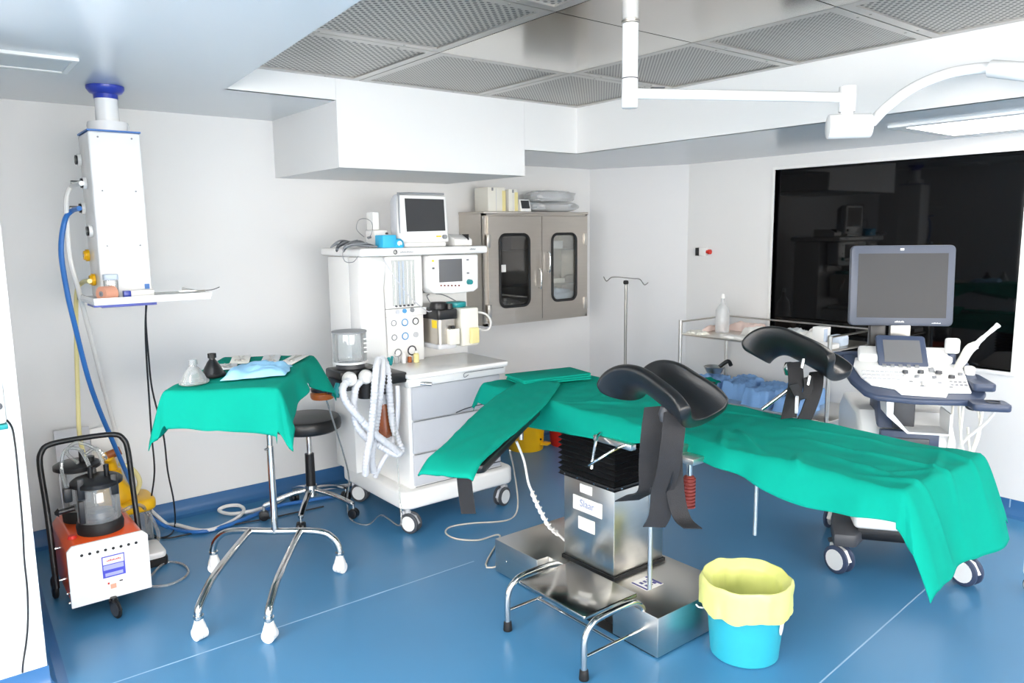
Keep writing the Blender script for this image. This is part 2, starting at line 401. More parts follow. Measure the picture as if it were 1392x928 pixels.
# ceiling lights
def troffer(x0, x1, y0, y1, z, label, lit=True, q=.02):
    t = thing('ceiling_light', label, 'light', ((x0+x1)/2, (y0+y1)/2, z))
    f = B()
    f.box(x0-q, x1+q, y0-q, y0, z-.012, z).box(x0-q, x1+q, y1, y1+q, z-.012, z).box(x0-q, x0, y0, y1, z-.012, z).box(x1, x1+q, y0, y1, z-.012, z)
    f.build('frame', 'white_trim', t, flat=True)
    B().box(x0, x1, y0, y1, z-.008, z-.001).build('diffuser', 'diffuser' if lit else 'diffuser_off', t, flat=True)
    return t
troffer(3.87, 4.42, 1.26, 1.79, ZS, 'lit square ceiling panel light in the soffit above the black window', True, .06)
troffer(.0, .56, 3.36, 3.60, ZC, 'unlit narrow ceiling light beside the blue flange of the hanging column', False)
troffer(3.86, 4.44, -.5, .08, ZS, 'added soffit fill light nearest behind the photographer')  # this panel and those below are unseen, added to brighten the room
troffer(3.86, 4.44, -2.3, -1.72, ZS, 'added soffit fill light farthest behind the photographer')
troffer(-.75, .45, .1, .7, ZC, 'added fill light in the lowered ceiling over the photographer')
troffer(-.25, .45, 1.55, 2.15, ZC, 'added fill light in the lowered ceiling just ahead of the photographer')  # added to lift the back left wall
troffer(-.75, .45, -1.9, -1.3, ZC, 'added fill light in the lowered ceiling far behind the photographer')
troffer(-1.9, -1.3, 1.2, 2.4, ZC, 'added fill light in the lowered ceiling at the side wall')

# ================================================================== THINGS
def caster(par, x, y, r, wd, ztop, ang=0, forkm='grey_plastic', tyre='dark_grey', hub='white_plastic', off=.02, twin=True):
    """swivel caster: fork with stem, wheels as sub-parts"""
    R = Matrix.Translation((x, y, 0)) @ rot('Z', ang)
    P = lambda a, b, c: R @ Vector((a, b, c))
    fk = B().cyl(P(0, 0, ztop-.025), P(0, 0, ztop), .013, seg=12)
    poly = [(-r*.95-off, r*1.05), (-r*.5-off, r*1.75), (r*.5, r*2.05), (r*.55, r*1.2), (0-off*.3, r*.95)]
    fk.prism([(p, q) for p, q in poly], -wd*.16, wd*.16, R @ rot('X', PI/2))
    fk.cyl(P(0, 0, r*1.7), P(0, 0, max(ztop-.02, r*1.9)), .018, seg=12)
    f = fk.build('caster', forkm, par)
    for s in ((-1, 1) if twin else (0,)):
        c0 = P(-off, s*wd*.34-wd*.16, r); c1 = P(-off, s*wd*.34+wd*.16, r)
        d = (c1-c0).normalized()
        q = Vector((0, 0, 1)).rotation_difference(d).to_matrix().to_4x4(); h = (c1-c0).length
        pr = [(0, 0), (r*.8, 0), (r, h*.25), (r, h*.75), (r*.8, h), (0, h)]
        wl = B().lathe(pr, c0, 24, q).build('wheel', tyre, f)
        B().cyl(c0-d*.0015, c1+d*.0015, r*.74, seg=20).build('hub', hub, f)
    return f
def illegible(par, name, c, ux, uz, w_, h, m, n=8, out=(0, -1, 0)):
    """a run of tiny printed strokes, too small to read"""
    b = B(); ux = Vector(ux); uz = Vector(uz); c = Vector(c); o = Vector(out)
    for i in range(n):
        hh = h*(.55+.45*((i*7) % 5)/4); p = c+ux*(w_*((i+.5)/n-.5)); e = ux*w_/n*.33
        q = [p-e, p+e, p+e+uz*hh, p-e+uz*hh]; v = [a for a in q]+[a+o*.0008 for a in q]
        b.add(v, [(0,1,2,3),(7,6,5,4),(0,4,5,1),(1,5,6,2),(2,6,7,3),(3,7,4,0)])
    return b.build(name, m, par, flat=True)

# ------------------------------------------------------------ anaesthesia machine
an = thing('anaesthesia_machine', 'tall white anaesthesia workstation with grey drawers, gauges and corrugated hoses', 'medical machine', (2.3, 3.75, 0))
B().prism(rrect(1.935, 2.69, 3.39, 4.14, .06), .135, .235).build('base', 'white_plastic', an, bevel=.018, seg=3)
for x, y, a in ((1.985, 3.44, 2.0), (2.64, 3.44, .3), (2.0, 4.06, 2.2), (2.63, 4.06, .5)): caster(an, x, y, .056, .055, .137, a)
B().box(2.0, 2.615, 3.425, 4.05, .235, .84).build('cabinet_body', 'white_plastic', an, bevel=.012)
for z0, z1, hx in ((.612, .796, .5), (.43, .606, 0), (.252, .424, .5)):
    d = B().box(2.018, 2.600, 3.408, 3.43, z0, z1).build('drawer', 'grey_plastic', an, bevel=.008)
    if hx: B().tube([(2.29, 3.405, z0+.006), (2.36, 3.402, z0+.020), (2.45, 3.402, z0+.026), (2.598, 3.405, z0+.028)], .0028, 6).build('handle', 'dark_grey', d)
    B().tube([(2.02, 3.407, z0-.003), (2.6, 3.407, z0-.003)], .0025, 6, smooth=0).build('gap', 'mid_grey', d)
wk = B().prism(rrect(1.975, 2.635, 3.355, 3.80, .03), .848, .873).build('worktop', 'white_enamel', an, bevel=.006)
B().prism([(1.985, .80), (2.62, .80), (2.625, .845), (1.98, .845)], 3.385, 3.44, XZ).build('front_rail', 'white_plastic', an, bevel=.006)
B().tube([(2.36, 3.378, .825), (2.33, 3.374, .815), (2.33, 3.374, .836), (2.38, 3.374, .84), (2.6, 3.374, .838)], .002, 6).build('pull_tray_edge', 'mid_grey', an)
kb = B().cyl((2.06, 3.39, .815), (2.10, 3.345, .812), .011, seg=14).build('oxygen_outlet', 'chrome', an)
B().box(1.90, 2.70, 3.86, 4.12, .235, 1.476).build('column', 'white_plastic', an, bevel=.012)
B().prism([(3.72, .86), (3.86, .84), (3.86, 1.476), (3.74, 1.476), (3.70, 1.44), (3.74, 1.3)], 1.90, 2.055, YZ).build('side_panel', 'white_enamel', an, bevel=.01)
sp = B().box(1.878, 2.715, 3.655, 4.16, 1.478, 1.522).build('top_shelf', 'white_enamel', an, bevel=.014, seg=3)
ring = B(); c = Vector((2.085, 3.654, 1.499))
ring.tube([c+Vector((math.cos(t)*.011, 0, math.sin(t)*.011)) for t in [i*PI/6 for i in range(12)]], .0022, 6, closed=True, smooth=1)
ring.tube([c+Vector((-.005, 0, .003)), c+Vector((.002, 0, .006)), c+Vector((.005, 0, 0)), c+Vector((0, 0, -.006)), c+Vector((-.004, 0, -.003))], .0014, 5)
ring.build('emblem', 'dark_grey', sp)
illegible(sp, 'lettering', (2.155, 3.6545, 1.494), (1, 0, 0), (0, 0, 1), .085, .009, 'mid_grey', 12)
illegible(sp, 'lettering', (2.60, 3.6545, 1.499), (1, 0, 0), (0, 0, 1), .042, .011, 'mid_grey', 7)
# flowmeter block and gauge panel
fm = B().box(2.062, 2.302, 3.735, 3.87, 1.182, 1.474).build('flowmeter_block', 'white_plastic', an, bevel=.008)
B().box(2.105, 2.245, 3.728, 3.74, 1.198, 1.452).build('flowmeter_window', 'clear_haze', fm)
for i in range(5):
    x = 2.122+i*.026; B().cyl((x, 3.733, 1.205), (x, 3.733, 1.445), .006, seg=10).build('flow_tube', 'paper_blue' if i in (1, 2) else 'white_plastic', fm)
    B().cyl((x, 3.722, 1.196), (x, 3.735, 1.196), .005, seg=8).build('flow_valve', 'dark_grey', fm)
gp = B().box(2.066, 2.306, 3.742, 3.87, .872, 1.176).build('gauge_panel', 'white_plastic', an, bevel=.006)
B().box(2.06, 2.32, 3.728, 3.76, 1.135, 1.18).build('knob_rail', 'white_enamel', an, bevel=.006)
def gauge(px, py, r, m, y=3.741):
    c = pl(px, py, 'y', y); g = B().cyl(c+Vector((0, .004, 0)), c-Vector((0, .004, 0)), r*.85, seg=18).build('gauge_face', 'white_enamel', gp)
    B().tube([c+Vector((math.cos(i*PI/9)*r, -.005, math.sin(i*PI/9)*r)) for i in range(18)], r*.16, 6, closed=True, smooth=0).build('gauge_ring', m, g)
for q in ((534.8, 439, .0155, 'mid_grey'), (549.8, 438, .019, 'gauge_blue'), (564.4, 436.3, .018, 'dark_grey'), (535.5, 458.5, .0155, 'mid_grey'), (550.4, 456.6, .019, 'gauge_blue'),
          (540.7, 479.2, .02, 'mid_grey'), (559.5, 476, .0255, 'dark_grey')): gauge(*q)
c = pl(565.3, 454.6, 'y', 3.741); B().cyl(c+Vector((0, .003, 0)), c-Vector((0, .004, 0)), .016, seg=18).build('blank_cap', 'grey_plastic', gp)
for px, py, m in ((541, 423.9, 'grey_plastic'), (550.4, 422.6, 'gauge_blue'), (560.8, 421.3, 'mid_grey')):
    c = pl(px, py, 'y', 3.72); B().cyl(c, c+Vector((0, .03, 0)), .013, .011, seg=14).build('flow_knob', m, gp)
# ventilator display
vd = B().prism([(2.325, 1.28), (2.35, 1.254), (2.48, 1.246), (2.63, 1.25), (2.665, 1.268), (2.668, 1.472), (2.325, 1.474)], 3.69, 3.80, XZ).build('ventilator_display', 'white_enamel', an, bevel=.012, seg=3)
a = pl(596.5, 352.5, 'y', 3.688); b = pl(628.5, 382, 'y', 3.688)
B().box(a.x, b.x, 3.685, 3.695, b.z, a.z).build('screen', 'screen_grey', vd, bevel=.003)
for i in range(6):
    c = pl(599.6+i*4.85, 388, 'y', 3.688); B().cyl(c+Vector((0, .004, 0)), c-Vector((0, .004, 0)), .0045, seg=10).build('soft_key', 'spring_red', vd)
c = pl(637.5, 383, 'y', 3.688); B().cyl(c+Vector((0, .004, 0)), c-Vector((0, .022, 0)), .0165, .0145, seg=18).build('knob', 'teal_plastic', vd)
for px, py, m in ((588.5, 354.5, 'yellow_label'), (589, 364.5, 'dark_grey'), (635.7, 353, 'mid_grey'), (636.2, 371, 'mid_grey')):
    c = pl(px, py, 'y', 3.688); B().cbox(c, (.014, .006, .01)).build('key', m, vd, flat=True)
B().box(2.33, 2.60, 3.83, 3.87, 1.19, 1.25).build('neck', 'white_plastic', an)
# vaporizers
v1 = B().prism(rrect(2.33, 2.45, 3.62, 3.80, .02), .965, 1.11).build('vaporizer', 'steel_cab', an, label='grey and black vaporizer with yellow label')
B().prism(rrect(2.322, 2.458, 3.61, 3.81, .018), 1.11, 1.165).build('vaporizer_collar', 'black_plastic', v1, bevel=.005)
B().cyl((2.375, 3.69, 1.165), (2.375, 3.69, 1.205), .052, .046, seg=20).build('vaporizer_dial', 'black_plastic', v1, bevel=.004)
B().cyl((2.425, 3.65, 1.165), (2.425, 3.65, 1.195), .02, .018, seg=14).build('lock_button', 'black_plastic', v1)
B().box(2.328, 2.332, 3.64, 3.69, 1.06, 1.105).build('label_patch', 'yellow_label', v1, flat=True)
B().prism(rrect(2.325, 2.455, 3.615, 3.80, .02), .94, .968).build('vaporizer_foot', 'grey_plastic', v1, bevel=.004)
fb = B().prism(rrect(2.385, 2.455, 3.585, 3.64, .012), .965, 1.055).build('filler_block', 'cream_plastic', v1, bevel=.004)
B().cyl((2.415, 3.605, 1.055), (2.415, 3.605, 1.072), .013, seg=12).build('filler_cap', 'black_plastic', fb)
v2 = B().prism(rrect(2.475, 2.60, 3.60, 3.80, .016), .945, 1.165).build('vaporizer', 'cream_plastic', an, bevel=.008, label='white vaporizer with teal dial')
B().prism([(p[0], p[1]) for p in rrect(2.455, 2.575, 3.66, 3.78, .05, 4)], 1.166, 1.197).build('vaporizer_dial', 'teal_plastic', v2, bevel=.006)
B().prism(rrect(2.525, 2.585, 3.575, 3.602, .01), .96, 1.05).build('filler_block', 'yellow_pale', v2, bevel=.004)
B().tube([(2.598, 3.66, 1.135), (2.66, 3.62, 1.12), (2.70, 3.62, 1.07), (2.69, 3.64, 1.02), (2.64, 3.68, 1.03), (2.60, 3.7, 1.07)], .006, 8).build('gas_tube', 'white_hose', an)
B().tube([(2.33, 3.70, 1.2), (2.37, 3.80, 1.235), (2.43, 3.84, 1.24), (2.48, 3.80, 1.235), (2.52, 3.72, 1.2)], .003, 6).build('thin_tube', 'mid_grey', an)
# absorber arm, bellows, canister, hoses
B().box(1.62, 1.86, 3.42, 3.60, .875, .925).build('absorber_block', 'black_plastic', an, bevel=.012)
B().box(1.86, 1.985, 3.40, 3.56, .83, .885).build('absorber_arm', 'black_plastic', an, bevel=.008)
B().cyl((1.725, 3.52, .925), (1.725, 3.52, .948), .075, .07, seg=24).build('bellows_base', 'dark_grey', an)
bd = B().lathe([(.082, 0), (.085, .03), (.085, .15), (.083, .158), (0, .16)], (1.725, 3.52, .948), 28).build('bellows_dome', 'clear_haze', an)
B().lathe([(.083, .157), (.088, .157), (.088, .165), (0, .166)], (1.725, 3.52, .948), 28).build('dome_lid', 'mid_grey', bd)
B().lathe([(.084, 0), (.09, .002), (.09, .01), (.084, .012)], (1.725, 3.52, .948), 28).build('dome_ring', 'white_plastic', bd)
for i in range(4): B().box(1.765, 1.79, 3.441, 3.444, 1.005+i*.022, 1.012+i*.022).build('scale_mark', 'white_enamel', bd, flat=True)
B().tube([(1.63, 3.46, .86), (1.6, 3.45, .80)], .02, 10).build('side_valve', 'teal_plastic', an)
cn = B().lathe([(0, 0), (.03, .002), (.045, .02), (.047, .17), (.04, .19), (0, .19)], (1.895, 3.50, .53), 20).build('absorbent_canister', 'amber', an)
B().lathe([(.051, .0), (.053, .18), (.05, .2)], (1.895, 3.50, .522), 20).build('canister_shell', 'clear_thin', cn)
B().lathe([(0, .19), (.054, .19), (.054, .24), (0, .24)], (1.895, 3.50, .53), 20).build('canister_head', 'grey_plastic', cn)
B().cyl((1.80, 3.5, .76), (1.80, 3.5, .88), .045, seg=18).build('valve_body', 'black_plastic', an)
B().cyl((1.90, 3.5, .77), (1.90, 3.5, .84), .04, seg=18).build('canister_mount', 'dark_grey', an)
rl = B().lathe([(0, 0), (.055, .002), (.06, .012), (.06, .03), (.05, .04), (0, .042)], (1.60, 3.60, .765), 22).build('second_canister_tray', 'amber', an)
B().lathe([(0, .04), (.055, .04), (.058, .055), (.04, .075), (0, .078)], (1.60, 3.60, .765), 22).build('tray_cover', 'black_plastic', rl)
B().box(1.6, 1.74, 3.53, 3.56, .80, .88).build('tray_bracket', 'dark_grey', an)
for q in ((475, 515), (497, 512)):
    c = pl(*q, 'y', 3.38); B().lathe([(0, -.03), (.028, -.026), (.036, -.01), (.036, .01), (.028, .026), (0, .03)], c, 18, rot('X', PI/2)).build('elbow', 'white_hose', an)
H = lambda y, *q: [pl(a, b, 'y', y+dy) for a, b, dy in q]
hs = [H(3.36, (475, 516, 0), (466, 527, -.02), (470, 545, -.03), (487, 566, -.03), (510, 590, -.02), (532, 606, 0), (543, 616, .02)),
      H(3.39, (497, 514, 0), (485, 524, -.01), (481, 545, -.01), (484, 575, 0), (499, 595, .01), (520, 608, .01), (538, 617, .0), (546, 612, .01), (540, 597, .02), (533, 570, .02), (529, 530, .02), (526, 500, .03), (521, 488, .06)),
      H(3.33, (514, 488, .06), (511, 505, 0), (508, 545, -.01), (504, 590, 0), (498, 625, .03), (497, 645, .07)),
      H(3.36, (519, 486, .06), (520, 505, 0), (516, 540, .0), (510, 585, .02), (505, 620, .03), (508, 642, .07)),
      H(3.42, (540, 524, 0), (541, 550, -.01), (538, 585, 0), (530, 610, .0), (518, 630, .0), (510, 648, .04))]
for i, h in enumerate(hs): B().tube(h, .0165 if i != 4 else .012, 10, corr=.2, cpitch=.018).build('corrugated_hose', 'hose_corr', an)
B().tube([pl(533, 485, 'y', 3.5), pl(531, 495, 'y', 3.46), pl(528, 486, 'y', 3.48)], .008, 8).build('teal_connector', 'teal_plastic', an)
B().tube([(1.88, 3.43, .85), (1.895, 3.40, .7), (1.90, 3.385, .45), (1.90, 3.37, .22), (1.895, 3.37, .08), fl(519, 700, .004), fl(500, 713, .004), fl(477, 706, .004), fl(472, 680, .06), fl(473, 640, .28), (1.62, 3.60, .76)], .0045, 7).build('drain_tube', 'tubing', an)
B().tube([(2.0, 3.64, 1.47), (2.05, 3.60, 1.36), (2.14, 3.60, 1.25), (2.25, 3.62, 1.17), (2.31, 3.66, 1.16)], .003, 6).build('sensor_lead', 'grey_plastic', an)
# things standing on the worktop
for px, m, h, r, lab in ((539, 'clear_haze', .055, .014, 'small clear vial, leftmost on the anaesthesia machine worktop'), (549, 'white_plastic', .06, .013, 'small white vial second on the anaesthesia machine worktop'),
                    (557, 'amber', .04, .012, 'small amber vial with white cap on the anaesthesia machine worktop'), (566, 'yellow_pale', .065, .016, 'pale yellow vial, rightmost on the anaesthesia machine worktop')):
    c = pl(px, 492, 'z', .873); c = Vector((c.x, min(c.y, 3.71), .8732)); c.x = pl(px, 492, 'y', c.y).x
    t = thing('vial', lab, 'vial', c, 0, 'vials on the anaesthesia machine')
    B().lathe([(0, 0), (r, 0), (r, h*.7), (r*.6, h*.82), (r*.6, h*.86), (0, h*.86)], c, 14).build('vial_body', m, t)
    B().cyl(c+Vector((0, 0, h*.84)), c+Vector((0, 0, h)), r*.65, seg=12).build('cap', 'white_plastic', t)
# monitor on the shelf
mo = thing('patient_monitor', 'boxy white patient monitor with dark screen on top of the anaesthesia machine', 'monitor', (2.3, 3.85, 1.523))
B().prism([(2.15, 1.545), (2.49, 1.545), (2.475, 1.812), (2.16, 1.812)], 3.73, 3.76, XZ).build('front_bezel', 'white_enamel', mo, bevel=.012, seg=3)
B().prism([(3.758, 1.56), (3.83, 1.565), (3.83, 1.78), (3.79, 1.812), (3.758, 1.818)], 2.156, 2.474, YZ).build('housing', 'grey_plastic', mo, bevel=.012)
B().tube([(2.163, 3.735, 1.60), (2.163, 3.735, 1.80), (2.172, 3.735, 1.818), (2.30, 3.735, 1.821), (2.46, 3.735, 1.82)], .006, 8, smooth=2).build('edge_strip', 'mid_grey', mo)
B().prism([(2.205, 1.608), (2.462, 1.612), (2.455, 1.79), (2.197, 1.792)], 3.7275, 3.735, XZ).build('screen', 'screen_dark', mo, flat=True)
B().cyl((2.452, 3.733, 1.577), (2.452, 3.712, 1.577), .0125, seg=16).build('knob', 'mid_grey', mo)
B().box(2.40, 2.432, 3.7275, 3.735, 1.576, 1.584).build('warning_label', 'yellow_label', mo, flat=True)
B().box(2.18, 2.46, 3.72, 3.95, 1.523, 1.548).build('foot', 'white_plastic', mo, bevel=.006)
pm = thing('module_rack', 'small white parameter module standing beside the patient monitor', 'module', (2.09, 3.9, 1.522))
B().box(2.06, 2.145, 3.84, 3.95, 1.5225, 1.62).build('body', 'white_plastic', pm, bevel=.008)
B().box(2.072, 2.112, 3.87, 3.95, 1.62, 1.72).build('upright', 'white_plastic', pm, bevel=.006)
for z in (1.60, 1.585): B().cyl((2.135, 3.84, z), (2.135, 3.825, z), .006, seg=10).build('socket', 'dark_grey', pm)
B().cyl((2.06, 3.88, 1.58), (2.03, 3.86, 1.578), .006, seg=10).build('plug', 'mid_grey', pm)
gl = thing('glove_box', 'bright aqua glove packet on the anaesthesia machine shelf', 'box', (2.06, 3.72, 1.522))
B().box(2.02, 2.105, 3.67, 3.76, 1.5225, 1.592).build('packet', 'aqua_glove', gl, bevel=.006)
B().lathe([(.0, 0), (.034, 0), (.04, .01), (.034, .035), (.02, .048), (0, .05)], (2.125, 3.70, 1.5225), 16).build('rolled_end', 'aqua_glove', gl)
B().cyl((2.12, 3.668, 1.545), (2.12, 3.662, 1.545), .014, seg=14).build('white_patch', 'white_plastic', gl)
cb = thing('cable_bundle', 'grey coiled monitoring leads piled on the left end of the shelf', 'cables', (1.93, 3.85, 1.522))
for k in range(7):
    y = 3.70+k*.028
    B().tube([(2.0+.01*(k % 3), y, 1.53), (1.95, y+.01, 1.535+.008*(k % 4)), (1.86, y-.01, 1.54+.004*k), (1.80+.01*(k % 3), y-.02, 1.528-.01*(k % 3)), (1.83, y-.035, 1.545), (1.93, y-.02, 1.55)], .005, 7).build('lead', 'dark_grey' if k % 2 else 'mid_grey', cb)
B().tube([pl(495, 322, 'y', 3.8), pl(485, 312, 'y', 3.8), pl(487, 300, 'y', 3.8), pl(496, 297, 'y', 3.8), pl(505, 302, 'y', 3.8), pl(506, 314, 'y', 3.8), pl(501, 325, 'y', 3.8)], .0022, 6).build('loop', 'mid_grey', cb)
B().tube([pl(486, 326, 'y', 3.7), pl(474, 330, 'y', 3.68), pl(466, 343, 'y', 3.68), pl(469, 355, 'y', 3.68), pl(480, 356, 'y', 3.68), pl(487, 348, 'y', 3.68)], .0022, 6).build('loop', 'mid_grey', cb)
pt = thing('printer', 'low white strip printer at the right end of the shelf', 'printer', (2.6, 3.85, 1.522))
B().prism([(3.74, 1.5225), (3.95, 1.5225), (3.95, 1.59), (3.80, 1.588), (3.74, 1.56)], 2.535, 2.66, YZ).build('body', 'white_plastic', pt, bevel=.006)
B().box(2.628, 2.632, 3.735, 3.80, 1.555, 1.59).build('slot', 'black_plastic', pt, flat=True)

# ------------------------------------------------------------ wall cabinet
X0, X1, Z0, Z1, YC = 3.085, 4.055, .955, 1.725, 4.20
cab = thing('wall_cabinet', 'stainless steel wall cabinet with two doors and rounded glass windows', 'cabinet', (3.57, 4.35, Z0))
t_ = .012; cs = B()
cs.box(X0, X1, YC+.02, YB-.005, Z0, Z0+t_).box(X0, X1, YC+.02, YB-.005, Z1-t_, Z1).box(X0, X0+t_, YC+.02, YB-.005, Z0+t_, Z1-t_).box(X1-t_, X1, YC+.02, YB-.005, Z0+t_, Z1-t_).box(X0+t_, X1-t_, YB-.02, YB-.005, Z0+t_, Z1-t_)
cs.build('carcass', 'steel_cab', cab, flat=True)
B().box(X0-.005, X1+.005, YC-.006, YB-.005, Z1, Z1+.016).build('top', 'steel_cab', cab, bevel=.003)
B().box(X0, X0+.022, YC-.002, YC+.03, Z0, Z1).box(X1-.022, X1, YC-.002, YC+.03, Z0, Z1).box(X0, X1, YC-.002, YC+.03, Z0, Z0+.018).box(X0, X1, YC-.002, YC+.03, Z1-.014, Z1).build('front_frame', 'steel_cab', cab, flat=True)
for k, z in enumerate((1.20, 1.46)): B().box(X0+t_, X1-t_, YC+.05, YB-.02, z, z+.012).build('shelf', 'steel_cab', cab, flat=True)
XM = pl(735, 350, 'y', YC).x
def door_plate(x0, x1, z0, z1, wx0, wx1, wz0, wz1, y0, y1):
    """door skin with a rounded window opening"""
    n = 6; inner = rrect(wx0, wx1, wz0, wz1, min(.05, (wx1-wx0)*.35), n); N = len(inner); outer = []
    cx, cz = (wx0+wx1)/2, (wz0+wz1)/2
    for i, (x, z) in enumerate(inner):
        q = i//(n+1); k = i % (n+1)
        cnr = [(x1, z1), (x0, z1), (x0, z0), (x1, z0)][q]
        outer.append(cnr if n*.0 <= k <= n else cnr)
    b = B(); v = []
    for y in (y0, y1): v += [Vector((x, y, z)) for x, z in inner]+[Vector((x, y, z)) for x, z in outer]
    f = []
    for s in (0, 2*N):
        for i in range(N):
            j = (i+1) % N; f.append((s+i, s+j, s+N+j, s+N+i))
    for i in range(N):
        j = (i+1) % N; f.append((i, 2*N+i, 2*N+j, j))
    for i in range(N):
        j = (i+1) % N
        if outer[i] != outer[j]: f.append((N+i, N+j, 3*N+j, 3*N+i))
    b.add(v, f); return b, inner
for k, (dx0, dx1, a, b_, c_, d_) in enumerate(((X0+.024, XM-.002, (677, 319), (718, 319), (677, 414), (718, 414)), (XM+.002, X1-.024, (748.5, 318), (781, 318), (748.5, 406), (781, 406)))):
    A_, D_ = pl(*a, 'y', YC), pl(*d_, 'y', YC); 
    b, inner = door_plate(dx0, dx1, Z0+.02, Z1-.016, A_.x, D_.x, D_.z, A_.z, YC-.016, YC-.002)
    d = b.build('door', 'steel_cab', cab, ang=25)
    B().tube([(x, YC-.017, z) for x, z in inner], .010, 8, closed=True, smooth=0).build('gasket', 'black_rubber', d)
    B().prism(inner, YC-.011, YC-.007, XZ).build('glass', 'smoke_glass' if k == 0 else 'clear', d, flat=True)
    hx = XM-.035 if k == 0 else XM+.05
    hz = (1.20, 1.33) if k == 0 else (1.315, 1.45)
    B().tube([(hx, YC-.016, hz[0]), (hx, YC-.045, hz[0]+.005), (hx, YC-.045, hz[1]-.005), (hx, YC-.016, hz[1])], .006, 8, smooth=3).build('handle', 'chrome', d)
    for z in (1.06, 1.54):
        x = X0+.03 if k == 0 else X1-.03
        B().box(x-.022, x+.012, YC-.026, YC-.016, z-.045, z+.045).build('hinge', 'steel', d, bevel=.003)
    if k == 0: B().box(A_.x+.015, A_.x+.055, YC-.0135, YC-.011, 1.325, 1.375).build('paper_note', 'paper', d, flat=True)
# things inside the cabinet
for i, (x, h) in enumerate(((3.30, .12), (3.365, .14), (3.43, .10))):
    c = Vector((x, 4.33, Z0+t_+.0005)); t = thing('glass_bottle', ['squat clear bottle at the left of the cabinet bottom shelf', 'taller clear bottle in the middle of the cabinet bottom shelf', 'short clear bottle at the right of the cabinet bottom shelf'][i], 'bottle', c, 0, 'bottles inside the wall cabinet')
    B().lathe([(0, 0), (.03, 0), (.031, h*.6), (.012, h*.8), (.012, h), (0, h)], c, 16).build('bottle_body', 'bag_plastic', t)
    B().cyl(c+Vector((0, 0, h)), c+Vector((0, 0, h+.02)), .014, seg=12).build('stopper', 'white_plastic', t)
def blob(name, label, cat, c, d, m, seed, amp=.25, group=None):
    b = B()
    def fn(u, v):
        th = u*2*PI; ph = (v-.5)*PI; n = Vector((math.cos(th)*math.cos(ph), math.sin(th)*math.cos(ph), math.sin(ph)))
        k = 1+amp*noise.noise(n*2.2+Vector((seed, seed*2, 0)))+amp*.5*noise.noise(n*6+Vector((0, seed, seed)))
        e = Vector((math.copysign(abs(n.x)**.7, n.x), math.copysign(abs(n.y)**.7, n.y), math.copysign(abs(n.z)**.7, n.z)))
        return Vector(c)+Vector((e.x*d[0]/2*k, e.y*d[1]/2*k, max(e.z*d[2]/2*k, -d[2]/2)))+Vector((0, 0, d[2]/2))
    b.grid(33, 17, fn); o = b.build(name, m); return tag(o, label, cat, group)
blob('blue_bundle', 'pale blue wrapped bundle behind the right cabinet window', 'bundle', (3.87, 4.32, Z0+t_+.001), (.22, .16, .2), 'paper_blue', 3)
tag(B().box(3.78, 3.92, 4.3, 4.42, 1.2125, 1.25).build('flat_pack', 'cream_plastic', bevel=.004), 'flat cream pack on the middle shelf behind the right window', 'pack')
tag(B().box(3.78, 3.9, 4.3, 4.42, 1.4725, 1.53).build('white_carton', 'white_plastic', bevel=.004), 'white carton on the upper shelf behind the right window', 'box')
tag(B().box(3.25, 3.40, 4.3, 4.42, 1.4725, 1.56).build('grey_carton', 'mid_grey', bevel=.004), 'grey carton on the upper shelf behind the left window', 'box')
# things on top of the cabinet
ZT = Z1+.0165
def carton(x0, x1, y0, y1, h, label, stripe, tabs=True):
    t = thing('supply_carton', label, 'box', ((x0+x1)/2, (y0+y1)/2, ZT))
    B().box(x0, x1, y0, y1, ZT, ZT+h).build('carton_body', 'cream_plastic', t, bevel=.004)
    if stripe: B().box(x1-.028, x1+.001, y0-.0015, y0+.002, ZT+.004, ZT+h*.86).build('yellow_stripe', 'yellow_pale', t, flat=True)
    B().box(x0+(x1-x0)*.45, x0+(x1-x0)*.45+.003, y0-.0012, y0+.002, ZT, ZT+h-.01).build('fold_line', 'grey_plastic', t, flat=True)
    B().box(x0+.03, x0+.045, y0-.0014, y0+.002, ZT+h-.025, ZT+h-.004).build('printed_mark', 'mid_grey', t, flat=True)
carton(3.155, 3.305, 4.24, 4.40, .165, 'wide white carton with yellow edge, leftmost on the steel cabinet', True)
carton(3.335, 3.415, 4.24, 4.40, .155, 'narrow white carton with yellow edge beside the wide one on the cabinet', True)
ts = thing('thermometer_stand', 'small white angled display with dark screen on the steel cabinet', 'device', (3.46, 4.25, ZT))
B().prism([(4.215, ZT), (4.32, ZT), (4.32, ZT+.02), (4.25, ZT+.085), (4.236, ZT+.085)], 3.425, 3.52, YZ).build('body', 'white_plastic', ts, bevel=.004)
B().add([(3.436, 4.2185, ZT+.022), (3.510, 4.2185, ZT+.022), (3.510, 4.2336, ZT+.078), (3.436, 4.2336, ZT+.078), (3.436, 4.222, ZT+.021), (3.510, 4.222, ZT+.021), (3.510, 4.238, ZT+.077), (3.436, 4.238, ZT+.077)],
        [(0,1,2,3),(7,6,5,4),(0,4,5,1),(1,5,6,2),(2,6,7,3),(3,7,4,0)]).build('screen', 'screen_dark', ts, flat=True)
blob('plastic_bag', 'lower crumpled clear plastic bag on the steel cabinet', 'bag', (3.79, 4.34, ZT+.001), (.50, .24, .075), 'bag_plastic', 5, .18, 'bags on the steel cabinet')
blob('plastic_bag', 'upper crumpled clear plastic bag lying on the other bag', 'bag', (3.80, 4.34, ZT+.072), (.42, .22, .085), 'bag_plastic', 9, .2, 'bags on the steel cabinet')

